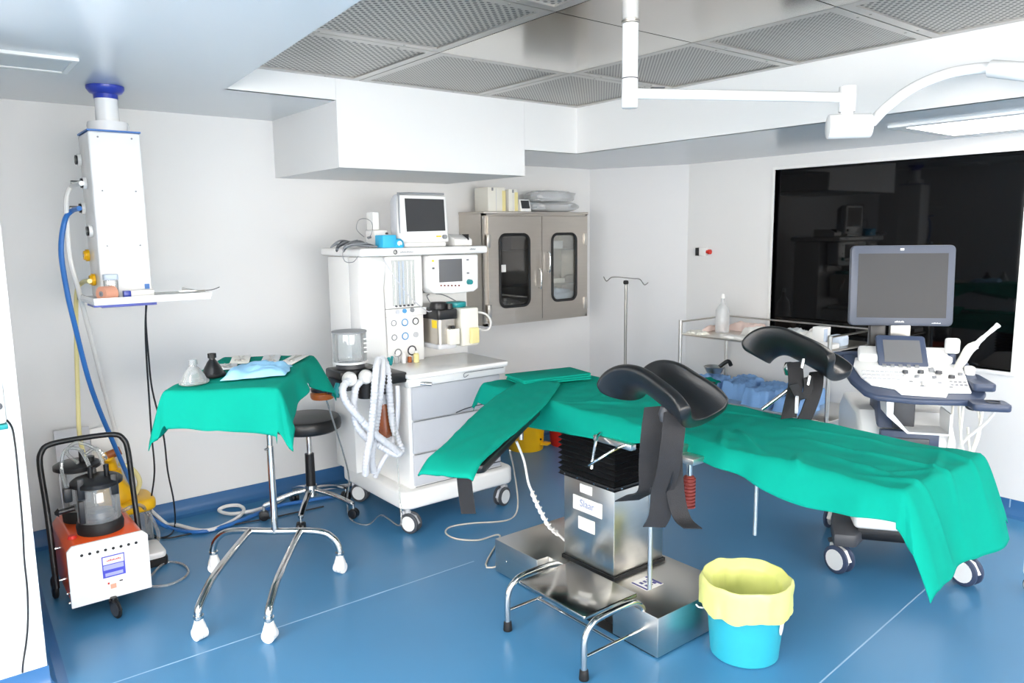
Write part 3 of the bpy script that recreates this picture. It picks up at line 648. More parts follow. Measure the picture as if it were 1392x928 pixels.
# ------------------------------------------------------------ ceiling column (pendant) with shelf
pe = thing('ceiling_pendant', 'white medical gas column hanging from the ceiling on a blue flange', 'gas column', (.765, 3.885, ZC))
B().lathe([(0, 0), (.078, 0), (.078, -.012), (.066, -.03), (.05, -.036), (.05, -.055), (0, -.055)], (.768, 3.885, ZC-.001), 32).build('flange', 'blue_paint', pe)
B().cyl((.768, 3.885, 2.212), (.768, 3.885, 2.085), .047, .049, seg=28).build('tube', 'white_enamel', pe)
B().lathe([(0, .05), (.082, .045), (.086, .03), (.086, 0), (0, 0)], (.768, 3.885, 2.062), 32).build('collar', 'white_enamel', pe)
co = B().box(.662, .872, 3.77, 4.0, 1.325, 2.055).build('column_body', 'white_enamel', pe, bevel=.010, seg=3)
B().box(.660, .874, 3.768, 4.002, 2.055, 2.062).build('blue_edge', 'blue_hose', pe)
for x in (.70, .835):
    for z in (2.03, 1.80, 1.56): B().cyl((x, 3.7705, z), (x, 3.767, z), .004, seg=8).build('screw', 'mid_grey', co)
B().box(.84, .86, 3.766, 3.771, 1.362, 1.385).build('blue_tab', 'blue_hose', co, flat=True)
for px, py, m in ((106.5, 217.5, 'dark_grey'), (114, 249, 'dark_grey'), (112, 283, 'mid_grey'), (122, 314, 'dark_grey'), (118, 347, 'yellow_plastic'), (126, 380, 'yellow_plastic')):
    c = pl(px+3, py, 'x', .66); g = B().cyl(c, c-Vector((.014, 0, 0)), .027, seg=20).build('gas_outlet', 'white_enamel' if m != 'yellow_plastic' else m, co)
    B().cyl(c-Vector((.014, 0, 0)), c-Vector((.022, 0, 0)), .021, seg=20).build('outlet_ring', 'black_plastic' if m != 'yellow_plastic' else m, g)
    B().cyl(c-Vector((.022, 0, 0)), c-Vector((.024, 0, 0)), .008, seg=12).build('outlet_socket', 'steel_dull', g)
    if m == 'mid_grey' or abs(py-249) < 1: B().cyl(c-Vector((.022, 0, 0)), c-Vector((.06, 0, 0)), .011, seg=12).build('probe', 'steel_dull', g)
sh = B().prism(rrect(.60, 1.085, 3.60, 4.06, .012), 1.312, 1.325).build('shelf', 'white_enamel', pe, bevel=.003)
B().box(.60, 1.085, 3.60, 3.608, 1.325, 1.342).box(.60, .608, 3.608, 4.06, 1.325, 1.342).box(1.077, 1.085, 3.608, 4.06, 1.325, 1.342).build('shelf_lip', 'white_enamel', sh, flat=True)
B().box(.60, .78, 3.61, 3.76, 1.304, 1.312).box(.64, .86, 3.66, 3.9, 1.296, 1.312).build('shelf_rail', 'blue_paint', sh, flat=True)
# shelf contents
tr_ = thing('tape_roll', 'skin coloured adhesive tape roll on the hanging shelf', 'tape', (.66, 3.65, 1.326))
B().lathe([(.012, -.03), (.032, -.03), (.032, .03), (.012, .03), (.012, -.03)], (.663, 3.655, 1.358), 24, rot('Z', .5) @ rot('Y', PI/2) @ rot('X', 0)).build('roll', 'skin_tape', tr_)
B().lathe([(.004, -.031), (.012, -.031), (.012, .031), (.004, .031), (.004, -.031)], (.663, 3.655, 1.358), 16, rot('Z', .5) @ rot('Y', PI/2)).build('core', 'mid_grey', tr_)
bo = thing('saline_bottle', 'clear white capped bottle behind the tape roll on the hanging shelf', 'bottle', (.69, 3.72, 1.326))
B().prism(rrect(.665, .72, 3.70, 3.74, .012), 1.326, 1.41).build('bottle_body', 'clear_haze', bo)
B().prism(rrect(.663, .722, 3.698, 3.742, .012), 1.412, 1.437).build('bottle_top', 'paper_blue', bo, bevel=.003)
bx = thing('ampoule_box', 'narrow grey box with a blue end on the hanging shelf', 'box', (.79, 3.7, 1.326))
B().box(.765, .86, 3.69, 3.725, 1.326, 1.362).build('carton', 'paper', bx, bevel=.002)
B().box(.736, .7645, 3.69, 3.725, 1.326, 1.362).build('blue_end', 'blue_paint', bx, bevel=.002)
sc_ = thing('scissors', 'pair of steel scissors hanging over the right end of the shelf', 'scissors', (1.05, 3.7, 1.345))
B().ribbon([(.98, 3.74, 1.345), (1.05, 3.7, 1.346), (1.075, 3.66, 1.348)], (0, 0, 1), .006, .002).build('blade', 'steel', sc_)
B().tube([(1.075, 3.66, 1.348), (1.10, 3.645, 1.35), (1.125, 3.64, 1.358), (1.13, 3.63, 1.362)], .002, 6).build('handle', 'dark_grey', sc_)
tag(B().box(.87, 1.05, 3.64, 3.9, 1.3255, 1.334).build('folded_towel', 'paper', bevel=.003), 'flat white folded towel lying on the hanging shelf', 'towel')
# hoses from the pendant
def cable(name, pts, r, m, label, cat='hose', seg=8):
    pts = [Vector((p[0], min(p[1], 4.425 if p[2] < .1 else 4.47), p[2])) for p in pts]      # keep clear of the back wall and its skirting
    return tag(B().tube(pts, r, seg).build(name, m), label, cat)
cable('gas_hose', [pl(108, 283, 'x', .60), pl(97, 287, 'y', 3.83), pl(88, 300, 'y', 3.80), pl(83, 340, 'y', 3.80), pl(90, 390, 'y', 3.82), pl(100, 435, 'y', 3.84), pl(125, 530, 'y', 3.95), pl(160, 615, 'y', 4.1), pl(195, 690, 'y', 4.3), fl(225, 715, .012), fl(265, 723, .012), fl(305, 715, .012), fl(345, 700, .012), fl(375, 688, .012), fl(430, 678, .012), fl(475, 670, .012), (2.1, 4.30, .012)], .011, 'blue_hose', 'blue gas hose dropping from the hanging column to the floor')
cable('air_hose', [pl(111, 249, 'x', .60), pl(98, 253, 'y', 3.86), pl(91, 266, 'y', 3.84), pl(90, 290, 'y', 3.82), pl(95, 350, 'y', 3.84), pl(107, 395, 'y', 3.9), pl(124, 460, 'y', 4.1), pl(150, 560, 'y', 4.3), pl(180, 660, 'y', 4.4), fl(205, 690, .014), fl(240, 713, .014), fl(278, 721, .014), fl(312, 710, .014), fl(331, 695, .02), fl(325, 687, .03), fl(307, 688, .03), fl(298, 694, .014), fl(320, 698, .014), fl(365, 688, .014), fl(400, 670, .014), fl(440, 664, .014), fl(478, 658, .014), (2.15, 4.35, .014)], .0105, 'white_hose', 'white gas hose looping on the floor behind the instrument table')
cable('suction_hose', [pl(122, 382, 'x', .60), pl(112, 384, 'y', 4.0), pl(104, 400, 'y', 4.02), pl(104, 470, 'y', 4.05), pl(106, 540, 'y', 4.05), pl(108, 590, 'y', 4.02), (.57, 4.0, .55)], .010, 'yellow_pale', 'pale yellow vacuum hose hanging behind the suction unit')
for k, (lab, m) in enumerate((('left of two thin black cables hanging from the shelf', -.003), ('right of two thin black cables hanging from the shelf', .004))):
    P = [(.85, 3.80+.01*k, 1.30), pl(198+m*100, 440, 'y', 3.85), pl(200+m*400, 480, 'y', 3.9), pl(202+k*5, 530, 'y', 3.95)]
    if k == 0: P += [pl(206, 590, 'y', 4.0), pl(210, 640, 'y', 4.1), pl(205, 680, 'y', 4.2), pl(202, 700, 'y', 4.25), fl(203, 722, .006), fl(222, 731, .006), fl(250, 727, .006), fl(300, 716, .006), fl(370, 703, .006), fl(440, 688, .006)]
    else: P += [pl(222, 590, 'y', 4.0), pl(228, 640, 'y', 4.1), pl(236, 680, 'y', 4.2), fl(238, 712, .02), fl(232, 726, .006), fl(215, 731, .006), fl(203, 727, .006)]
    cable('power_cable', P, .0042, 'cord_black', lab, 'cable', 6)

# ------------------------------------------------------------ suction unit on wheels
su = thing('suction_unit', 'portable suction pump with white front, orange top and clear jar', 'suction pump', (.545, 3.65, 0))
B().prism([(.392, .082), (.70, .082), (.70, .325), (.68, .345), (.412, .345), (.392, .325)], 3.445, 3.462, XZ).build('front_panel', 'white_enamel', su, bevel=.003)
B().prism([(.396, .09), (.696, .09), (.696, .315), (.67, .345), (.422, .345), (.396, .315)], 3.462, 3.90, XZ).build('housing', 'orange_enamel', su, bevel=.01, seg=3)
B().box(.41, .68, 3.5, 3.88, .075, .09).build('chassis', 'black_plastic', su)
fp = [o for o in su.children if o.name.startswith('front_panel')][0]
for i in range(8):
    x = .445+i*.0295; B().cyl((x, 3.4455, .300), (x, 3.4435, .300), .0062, seg=14).build('vent_hole', 'black_rubber', fp)
sk = B().box(.515, .602, 3.4425, 3.4455, .178, .272).build('sticker', 'sticker_blue', fp, flat=True)
B().box(.519, .598, 3.4415, 3.443, .236, .268).build('sticker_header', 'paper', sk, flat=True)
B().box(.519, .596, 3.4415, 3.443, .212, .232).box(.524, .592, 3.4415, 3.443, .184, .198).build('sticker_field', 'sticker_light', sk, flat=True)
illegible(sk, 'sticker_print', (.56, 3.4414, .249), (1, 0, 0), (0, 0, 1), .055, .008, 'red_plastic', 9)
s2 = B().box(.528, .592, 3.4425, 3.4455, .122, .160).build('sticker', 'paper', fp, flat=True)
B().box(.54, .562, 3.4415, 3.443, .126, .146).build('sticker_picture', 'skin_tape', s2, flat=True)
B().box(.53, .537, 3.4415, 3.443, .148, .156).build('sticker_dot', 'red_plastic', s2, flat=True)
B().box(.575, .588, 3.4415, 3.443, .150, .155).build('sticker_bar', 'black_plastic', s2, flat=True)
caster(su, .545, 3.435, .042, .04, .09, 1.9, 'black_plastic', 'black_rubber', 'dark_grey', .012, False)
for x in (.375, .717):
    wl = B().lathe([(0, -.012), (.04, -.012), (.05, -.006), (.05, .006), (.04, .012), (0, .012)], (x, 3.80, .05), 24, rot('Y', PI/2)).build('rear_wheel', 'black_rubber', su)
    B().cyl((x-.014, 3.8, .05), (x+.014, 3.8, .05), .012, seg=12).build('axle', 'chrome', wl)
hp = [(.368, 3.66, .10), (.368, 3.68, .25), (.368, 3.73, .45), (.365, 3.785, .62), (.378, 3.80, .675), (.415, 3.81, .70), (.54, 3.815, .705), (.665, 3.81, .70), (.702, 3.80, .675), (.715, 3.785, .62), (.712, 3.73, .45), (.712, 3.68, .25), (.712, 3.66, .10)]
hd = B().tube(hp, .0125, 12, smooth=4).build('push_handle', 'black_plastic', su)
for x0, x1 in ((.36, .397), (.694, .72)):
    for y, z in ((3.68, .27), (3.665, .13)): B().cyl((x0, y, z), (x1, y, z), .005, seg=8).build('bolt', 'chrome', hd)
B().cyl((.386, 3.50, .13), (.396, 3.50, .13), .006, seg=8).cyl((.386, 3.47, .10), (.396, 3.47, .10), .006, seg=8).build('side_bolts', 'chrome', su)
J = Vector((.545, 3.585, .346))
jr = B().lathe([(.083, .05), (.083, .205), (.078, .212)], J, 30).build('jar', 'clear_haze', su)
B().lathe([(0, 0), (.090, 0), (.093, .03), (.086, .05), (.078, .052), (0, .052)], J, 30).build('jar_base', 'black_rubber', su)
B().lathe([(0, .205), (.088, .2), (.102, .208), (.102, .222), (.09, .232), (0, .236)], J, 30).build('jar_lid', 'black_plastic', jr)
B().lathe([(0, 0), (.055, 0), (.06, .01), (.055, .03), (0, .034)], J+Vector((0, .01, .053)), 20).build('float', 'dark_grey', jr)
B().box(.462, .492, 3.53, 3.565, .40, .50).build('jar_clip', 'black_plastic', jr, bevel=.005)
for x, y in ((.475, 3.53), (.60, 3.52), (.545, 3.66)): B().box(x-.014, x+.014, y-.014, y+.014, .51, .60).build('lid_clamp', 'black_plastic', jr, bevel=.004)
for x, y in ((.525, 3.585), (.585, 3.575)): B().cyl((x, y, .58), (x, y, .63), .011, seg=10).build('lid_port', 'black_plastic', jr)
K = Vector((.505, 3.785, .346))
j2 = B().lathe([(.066, .05), (.066, .225), (.062, .23)], K, 30).build('jar', 'clear_haze', su)
B().lathe([(0, 0), (.074, 0), (.076, .03), (.068, .05), (0, .052)], K, 26).build('jar_base', 'black_rubber', su)
B().lathe([(0, .235), (.08, .23), (.095, .238), (.095, .254), (.08, .262), (0, .266)], K, 30).build('jar_lid', 'black_plastic', j2)
B().cyl((.525, 3.775, .60), (.525, 3.775, .66), .012, seg=10).cyl((.555, 3.76, .60), (.555, 3.76, .63), .018, seg=12).build('lid_port', 'black_plastic', j2)
B().box(.415, .447, 3.55, 3.59, .50, .56).build('overflow_filter', 'black_plastic', su, bevel=.006)
B().cyl((.395, 3.59, .455), (.455, 3.59, .460), .011, seg=12).cyl((.38, 3.59, .455), (.395, 3.59, .455), .006, .019, seg=12).build('vacuum_valve', 'black_plastic', su)
B().lathe([(0, .012), (.014, .012), (.02, 0)], (.43, 3.55, .346), 14).build('red_button', 'red_plastic', su)
for P in ([(.525, 3.60, .63), (.50, 3.62, .70), (.45, 3.66, .70), (.43, 3.66, .62), (.432, 3.57, .555)], [(.575, 3.59, .63), (.56, 3.62, .69), (.50, 3.68, .72), (.46, 3.70, .68), (.50, 3.72, .62)],
          [(.535, 3.72, .655), (.57, 3.68, .68), (.60, 3.66, .64), (.60, 3.70, .62)]): B().tube(P, .0075, 8).build('jar_tube', 'tubing', su)
B().tube([(.65, 3.75, .345), (.72, 3.76, .36), fl(196, 690, .22), fl(212, 715, .12), fl(215, 735, .06), fl(200, 765, .02), (.69, 3.75, .04)], .0085, 8).build('patient_tube', 'tubing', su)
cable('clear_tube', [(.705, 3.62, .035), fl(222, 766, .006), fl(244, 765, .006), fl(256, 774, .006), fl(250, 785, .006), fl(228, 795, .006), fl(204, 797, .006)], .0055, 'tubing', 'thin clear tube looped on the floor beside the suction pump', 'tube')
# foot pedal between suction unit and wall
fpd = thing('foot_pedal', 'low white foot pedal on the floor behind the suction pump', 'pedal', (.82, 3.95, 0))
B().prism(rrect(.755, .87, 3.85, 4.06, .03), .0, .035).build('pedal_base', 'black_rubber', fpd)
B().prism(rrect(.76, .865, 3.855, 4.055, .03), .0355, .07).build('pedal_top', 'white_plastic', fpd, bevel=.01)
# yellow regulator with jar standing against the wall
yr = thing('vacuum_regulator', 'yellow wheeled suction canister assembly between the orange pump and the wall', 'regulator', (.76, 4.2, 0))
B().prism(rrect(.66, .88, 4.14, 4.34, .05), 0, .19).build('jar', 'clear_haze', yr)
B().prism(rrect(.64, .90, 4.12, 4.36, .06), .192, .255).build('jar_lid', 'yellow_plastic', yr, bevel=.02, seg=3)
B().lathe([(0, 0), (.085, 0), (.085, .05), (.05, .1), (.04, .16), (0, .17)], (.72, 4.24, .256), 20).build('regulator_body', 'yellow_plastic', yr)
B().tube([(.72, 4.24, .42), (.71, 4.23, .47), (.70, 4.2, .50)], .028, 12).build('regulator_neck', 'yellow_plastic', yr)
B().cyl((.70, 4.21, .50), (.76, 4.2, .52), .022, seg=14).build('regulator_cap', 'amber', yr)
B().tube([(.74, 4.18, .46), (.80, 4.16, .42), (.83, 4.17, .34), (.80, 4.2, .26)], .012, 8).build('yellow_tube', 'yellow_pale', yr)
wp = thing('wall_tray', 'grey slanted metal plate leaning on the wall behind the suction pump', 'plate', (.56, 4.36, 0))
B().prism([(4.35, 0), (4.36, 0), (4.43, .62), (4.42, .62)], .50, .66, YZ).build('plate', 'grey_plastic', wp)
B().prism([(4.365, 0), (4.44, 0), (4.45, .55), (4.436, .60)], .665, .76, YZ).build('side_sheet', 'white_plastic', wp)
# wall mounted box at the left picture edge
ds = thing('wall_dispenser', 'white wall dispenser with teal lower rim at the left picture edge', 'dispenser', (-.03, 2.98, .9))
a = pl(11, 583, 'y', 2.93); b = pl(11, 500, 'y', 2.93)
B().box(a.x-.25, a.x, 2.93, 3.008, a.z+.018, a.z+.17).build('body', 'white_plastic', ds, bevel=.012)
B().box(a.x-.25, a.x+.001, 2.929, 3.008, a.z, a.z+.016).build('rim', 'teal_plastic', ds, bevel=.003)
B().cyl((a.x-.02, 2.929, a.z+.08), (a.x-.02, 2.92, a.z+.08), .012, seg=12).build('button', 'dark_grey', ds)
cable('wall_cable', [(a.x-.03, 2.985, a.z+.05)]+[pl(x, y, 'y', 2.995) for x, y in ((13, 575), (20, 600), (26, 660), (31, 720), (33, 760), (37, 800), (38, 840), (36, 870), (33, 890))]+[pl(31, 905, 'y', 2.96), fl(30, 928, .004), fl(29, 945, .004)], .0032, 'cord_black', 'thin black cable running down the white pier at the left', 'cable', 6)

# ------------------------------------------------------------ draped cloth
def drape(name, m, rect, ext, ztop, parent=None, flare=.18, rnd=.025, mtx=None, nu=60, nv=90, rip=.014, freq=26, seed=0, topn=.004, zfn=None, label=None, hem=None, creases=()):
    x0, x1, y0, y1 = rect; cx0, cx1, cy0, cy1 = ext; b = B()
    def fn(u, v):
        cx = cx0+(cx1-cx0)*u; cy = cy0+(cy1-cy0)*v
        px = min(max(cx, x0), x1); py = min(max(cy, y0), y1); ex, ey = cx-px, cy-py
        if hem: k = hem(px, py, ex, ey); ex *= k; ey *= k
        e = math.hypot(ex, ey); z = ztop; q = Vector((px, py, 0))
        tn = noise.noise(Vector((cx*5, cy*5, seed)))*topn + noise.noise(Vector((cx*13+3, cy*13, seed+4)))*topn*.5
        if e > 1e-6:
            d = Vector((ex/e, ey/e, 0)); down = math.sqrt(e*e+rnd*rnd)-rnd
            s = (py if abs(ex) > abs(ey) else px)
            w_ = math.sin(s*freq+seed+noise.noise(Vector((s*4, seed, 1)))*3)*rip*min(1.5, down/.12)
            q += d*(rnd*(1-math.exp(-e/rnd))*.8+flare*down+w_); z -= down*math.sqrt(max(.05, 1-flare*flare))
        if zfn: z += zfn(q.x, q.y)
        for (kx, ky, ka, kl, kw, kh) in creases:
            ddx, ddy = cx-kx, cy-ky; al = ddx*math.cos(ka)+ddy*math.sin(ka); ac_ = -ddx*math.sin(ka)+ddy*math.cos(ka)
            if abs(al) < kl and abs(ac_) < kw*4: z += kh*math.exp(-(ac_/kw)**2)*(1-(al/kl)**2)
        p = Vector((q.x, q.y, z+tn*(1 if e < .01 else .5)))
        return (mtx @ p) if mtx is not None else p
    b.grid(nu, nv, fn); return b.build(name, m, parent, solid=.003, ang=80, label=label)

# ------------------------------------------------------------ instrument (Mayo) table
LA = Vector((.55, .835, 0)).normalized(); WA = Vector((LA.y, -LA.x, 0))
MC = Vector((1.06, 3.11, 0)); MZ = 1.045
my = thing('mayo_table', 'chrome four-caster instrument table beneath the green cloth', 'instrument table', (1.246, 3.415, 0))
MM = Matrix(((WA.x, LA.x, 0, MC.x), (WA.y, LA.y, 0, MC.y), (0, 0, 1, 0), (0, 0, 0, 1)))
ty = B().prism(rrect(-.19, .19, -.37, .37, .03), MZ-.022, MZ-.006, MM).build('tray', 'steel', my, bevel=.003)
PO = Vector((1.246, 3.415, 0))
B().cyl(PO+Vector((0, 0, .20)), PO+Vector((0, 0, .62)), .0165, seg=18).cyl(PO+Vector((0, 0, .60)), PO+Vector((0, 0, MZ-.04)), .0135, seg=18).build('pole', 'chrome', my)
B().cyl(PO+Vector((0, 0, .615)), PO+Vector((-.03, -.02, .615)), .006, seg=10).build('lock_screw', 'chrome', my)
fw = (MC-PO); fw.z = 0
B().tube([PO+Vector((0, 0, MZ-.045)), MC+Vector((0, 0, MZ-.034))-LA*.25], .012, 10, smooth=0).tube([MC+WA*.17-LA*.33+Vector((0, 0, MZ-.034)), MC+WA*.17+LA*.33+Vector((0, 0, MZ-.034))], .009, 8, smooth=0).tube([MC-WA*.17-LA*.33+Vector((0, 0, MZ-.034)), MC-WA*.17+LA*.33+Vector((0, 0, MZ-.034))], .009, 8, smooth=0).tube([MC-WA*.17+LA*.28+Vector((0, 0, MZ-.034)), MC+WA*.17+LA*.28+Vector((0, 0, MZ-.034))], .009, 8, smooth=0).build('tray_support', 'chrome', my)
C1, C2, C3, C4 = Vector((1.477, 3.215, 0)), Vector((1.015, 3.615, 0)), Vector((.773, 3.02, 0)), Vector((.986, 2.825, 0))
bd_ = (C2-C1); zb = .205
B().tube([C1+Vector((0, 0, .07)), C1+Vector((0, 0, .12)), C1+bd_*.05+Vector((0, 0, .175)), C1+bd_*.17+Vector((0, 0, zb)), C1+bd_*.5+Vector((0, 0, zb)), C1+bd_*.83+Vector((0, 0, zb)), C1+bd_*.95+Vector((0, 0, .175)), C2+Vector((0, 0, .12)), C2+Vector((0, 0, .07))], .016, 12, smooth=5).build('rear_arch', 'chrome', my)
for c, k in ((C3, .70), (C4, .30)):
    s0 = C1+bd_*k; d = c-s0
    B().tube([s0+Vector((0, 0, zb)), s0+d*.3+Vector((0, 0, zb-.003)), s0+d*.72+Vector((0, 0, zb-.02)), s0+d*.92+Vector((0, 0, zb-.055)), c+Vector((0, 0, .12)), c+Vector((0, 0, .07))], .016, 12, smooth=5).build('front_leg', 'chrome', my)
for c, a in ((C1, .4), (C2, 2.6), (C3, 1.9), (C4, 2.3)):
    R = Matrix.Translation(c) @ rot('Z', a)
    f = B().lathe([(0, .09), (.017, .088), (.019, .074), (.025, .058), (.029, .042), (.027, .022), (.016, .012), (0, .012)], c, 18).build('caster', 'white_plastic', my)
    for s in (-1, 1): B().cyl(R @ Vector((0, s*.012-.01, .027)), R @ Vector((0, s*.012+.01, .027)), .027, seg=18).build('wheel', 'white_plastic', f)
    B().cyl(c+Vector((0, 0, .09)), c+Vector((0, 0, .102)), .021, seg=14).build('collar', 'chrome', f)
def mhem(px, py, ex, ey):
    k = 1.0
    if ey < 0 and ex < .02: k *= 1.0+.25*max(0, px)/.19
    if ex < 0 and ey < 0: return .92
    if ex < 0: k *= .62+.45*max(0, -(py-.05))/.4
    if ex > 0: k *= .62+.5*abs(py)/.37 if py < 0 else .45+.85*py/.37
    return k
mc = drape('table_cloth', 'drape_light', (-.195, .195, -.375, .375), (-.40, .36, -.535, .49), MZ, None, .30, .02, MM, 70, 100, .02, 17, 2, .004, hem=mhem)
tag(mc, 'light green surgical cloth draped over the instrument table', 'drape')
def onm(x, y, z=0): return MM @ Vector((x, y, MZ+.006+z))
# on the instrument table: clear mask, black mask, blue cloth, pouches, instruments
def mask(name, label, x, y, m, rm, yaw, sc):
    c = onm(x, y); t = thing(name, label, 'mask', c); R = rot('Z', yaw)
    b = B()
    pr = [(.062, .0), (.066, .008), (.060, .016), (.048, .040), (.030, .065), (.017, .078), (.017, .098)]
    b.lathe([(r*sc, z*sc) for r, z in pr], c, 26, R @ Matrix.Diagonal((1.0, .78, 1, 1))); b.build('mask_dome', m, t, solid=.002)
    B().tube([c+R @ Vector((math.cos(i*PI/10)*.064*sc, math.sin(i*PI/10)*.05*sc, .006)) for i in range(20)], .0075*sc, 8, closed=True, smooth=0).build('mask_cushion', rm, t)
    B().lathe([(.014*sc, .085*sc), (.019*sc, .085*sc), (.019*sc, .105*sc), (.014*sc, .105*sc), (.014*sc, .085*sc)], c, 18).build('mask_port', rm, t)
mask('clear_face_mask', 'clear plastic face mask at the front left of the green table', -.125, -.28, 'clear_haze', 'clear_haze', .6, .85)
mask('black_face_mask', 'black rubber face mask behind the clear mask on the green table', -.10, -.13, 'leather', 'black_rubber', 1.2, .85)
def sheet(name, label, cat, pts, h, m, seed, group=None, n=(26, 18), fold=.006):
    """rumpled soft pile over a four-cornered patch (pts in order round the patch)"""
    p = [Vector(q) for q in pts]; b = B()
    def fn(u, v):
        q = p[0].lerp(p[1], u).lerp(p[3].lerp(p[2], u), v); e = min(u, 1-u)*2; f = min(v, 1-v)*2
        k = min(1, e*5)**.5*min(1, f*5)**.5
        n_ = noise.noise(Vector((u*4+seed, v*4, seed)))+.5*noise.noise(Vector((u*11, v*11+seed, 2)))
        jit = Vector((noise.noise(Vector((u*3, v*3, seed+9))), noise.noise(Vector((u*3+7, v*3, seed))), 0))*.018
        return q+jit+Vector((0, 0, max(.0015, k*(h+n_*fold))))
    b.grid(n[0], n[1], fn)
    nb = len(b.v); nu, nv = n                                  # flat underside and skirt so the pile is solid
    low = [Vector((v[0], v[1], p[0].z)) for v in b.v]
    b.v += [tuple(x) for x in low]
    b.f += [tuple(nb+i for i in reversed(f)) for f in list(b.f)]
    per = [i*nv for i in range(nu)]+[(nu-1)*nv+j for j in range(1, nv)]+[i*nv+nv-1 for i in range(nu-2, -1, -1)]+[j for j in range(nv-2, 0, -1)]
    for i, k in enumerate(per):
        l = per[(i+1) % len(per)]; b.f.append((k, l, nb+l, nb+k))
    return tag(b.build(name, m, ang=70), label, cat, group)
sheet('blue_cloth', 'crumpled pale blue cloth in the middle of the green table', 'cloth', [onm(-.04, -.25, .001), onm(.185, -.17, .001), onm(.175, .04, .001), onm(-.05, .02, .001)], .026, 'blue_cloth', 4, fold=.014)
def pouch(name, label, x, y, yaw, lw, m, dz=0.001):
    c = onm(x, y, dz); R = Matrix.Translation(c) @ rot('Z', math.atan2(LA.y, LA.x)-PI/2+yaw); t = thing(name, label, 'pouch', c)
    B().box(-lw[0]/2, lw[0]/2, -lw[1]/2, lw[1]/2, 0, .004, R).build('pouch_film', m, t, bevel=.001)
    g = B()
    for s in (-1, 1):
        g.tube([R @ Vector((s*.004, -lw[1]*.1, .007)), R @ Vector((-s*.006, lw[1]*.2, .008)), R @ Vector((-s*.012, lw[1]*.36, .007))], .0025, 6)
        g.tube([R @ Vector((s*.012+math.cos(i*PI/4)*.010, -lw[1]*.2+math.sin(i*PI/4)*.014, .007)) for i in range(8)], .002, 6, closed=True)
        g.tube([R @ Vector((s*.010, -lw[1]*.16, .007)), R @ Vector((s*.004, -lw[1]*.1, .007))], .002, 6, smooth=0)
    g.build('forceps', 'steel', t)
pouch('instrument_pouch', 'white pouch with forceps at the far end of the green table', .045, .22, .15, (.075, .24), 'pouch')
pouch('instrument_pouch', 'white pouch with forceps at the far right corner of the green table', .145, .20, -.12, (.07, .24), 'paper')
pouch('instrument_pouch', 'cream pouch with scissors at the far left of the green table', -.09, .24, .2, (.08, .22), 'cream_plastic')
pouch('instrument_pouch', 'grey flat pouch beside the black mask on the green table', -.10, .06, .2, (.08, .14), 'pouch', .001)

# ------------------------------------------------------------ stool
SC = Vector((1.695, 4.03, 0))
st = thing('stool', 'round black swivel stool with five-star chrome base behind the green table', 'stool', SC)
B().lathe([(0, 0), (.165, 0), (.183, .012), (.187, .03), (.185, .06), (.175, .076), (.15, .083), (0, .085)], SC+Vector((0, 0, .50)), 36).build('seat', 'leather', st)
B().cyl(SC+Vector((0, 0, .36)), SC+Vector((0, 0, .502)), .0155, seg=16).build('gas_rod', 'chrome', st)
B().cyl(SC+Vector((0, 0, .17)), SC+Vector((0, 0, .36)), .028, .026, seg=18).build('column', 'black_plastic', st)
B().cyl(SC+Vector((0, 0, .115)), SC+Vector((0, 0, .175)), .04, .034, seg=18).build('hub', 'chrome', st)
for k in range(5):
    t = -.95+k*2*PI/5; d = Vector((math.cos(t), math.sin(t), 0))
    lg = B().ribbon([SC+d*.03+Vector((0, 0, .145)), SC+d*.14+Vector((0, 0, .125)), SC+d*.265+Vector((0, 0, .082))], (-d.y, d.x, 0), .030, .020).build('base_leg', 'chrome', st, bevel=.004)
    c = SC+d*.265
    B().cyl(c+Vector((0, 0, .05)), c+Vector((0, 0, .085)), .008, seg=10).build('caster_stem', 'chrome', lg)
    for s in (-1, 1):
        e = Vector((-d.y, d.x, 0)); B().cyl(c+e*(s*.012-.010)+Vector((0, 0, .028)), c+e*(s*.012+.010)+Vector((0, 0, .028)), .028, seg=18).build('caster_wheel', 'black_plastic', lg, bevel=.004)

# ------------------------------------------------------------ operating table
bed = thing('operating_table', 'stainless pedestal operating table under a long green drape', 'operating table', (2.3, 2.2, 0))
bp = B().prism([(2.05, 2.745), (2.05, 2.435), (2.115, 2.435), (2.115, 1.99), (2.065, 1.99), (2.065, 1.755), (2.52, 1.755), (2.52, 2.745)], .006, .166).build('base_plate', 'steel', bed, bevel=.004)
B().prism([(2.07, 2.725), (2.07, 1.775), (2.5, 1.775), (2.5, 2.725)], 0, .006).build('base_gasket', 'black_rubber', bed)
for y in (2.66, 2.50): B().cyl((2.051, y, .08), (2.047, y, .08), .005, seg=10).build('rivet', 'chrome', bp)
lb = B().box(2.20, 2.30, 1.93, 2.02, .166, .1672).build('base_label', 'paper', bp, flat=True)
for i in range(2):
    for j in range(3): B().box(2.225+.022*j, 2.239+.022*j, 1.95+.03*i, 1.968+.03*i, .1672, .1678).build('label_print', 'ink_blue', lb, flat=True)
B().box(2.202, 2.212, 1.932, 2.018, .1672, .1678).box(2.285, 2.298, 1.932, 2.018, .1672, .1678).build('label_band', 'ink_blue', lb, flat=True)
B().box(2.155, 2.475, 2.07, 2.39, .166, .182).build('column_foot', 'black_rubber', bed)
cl = B().box(2.162, 2.468, 2.078, 2.382, .182, .555).build('column', 'steel', bed, bevel=.005)
def plate(y0, y1, z0, z1): return B().box(2.1595, 2.163, y0, y1, z0, z1).build('name_plate', 'paper', cl, flat=True)
a = pl(780.5, 667, 'x', 2.16); b = pl(818, 697, 'x', 2.16)
def onx(px, py): return pl(px, py, 'x', 2.1598)
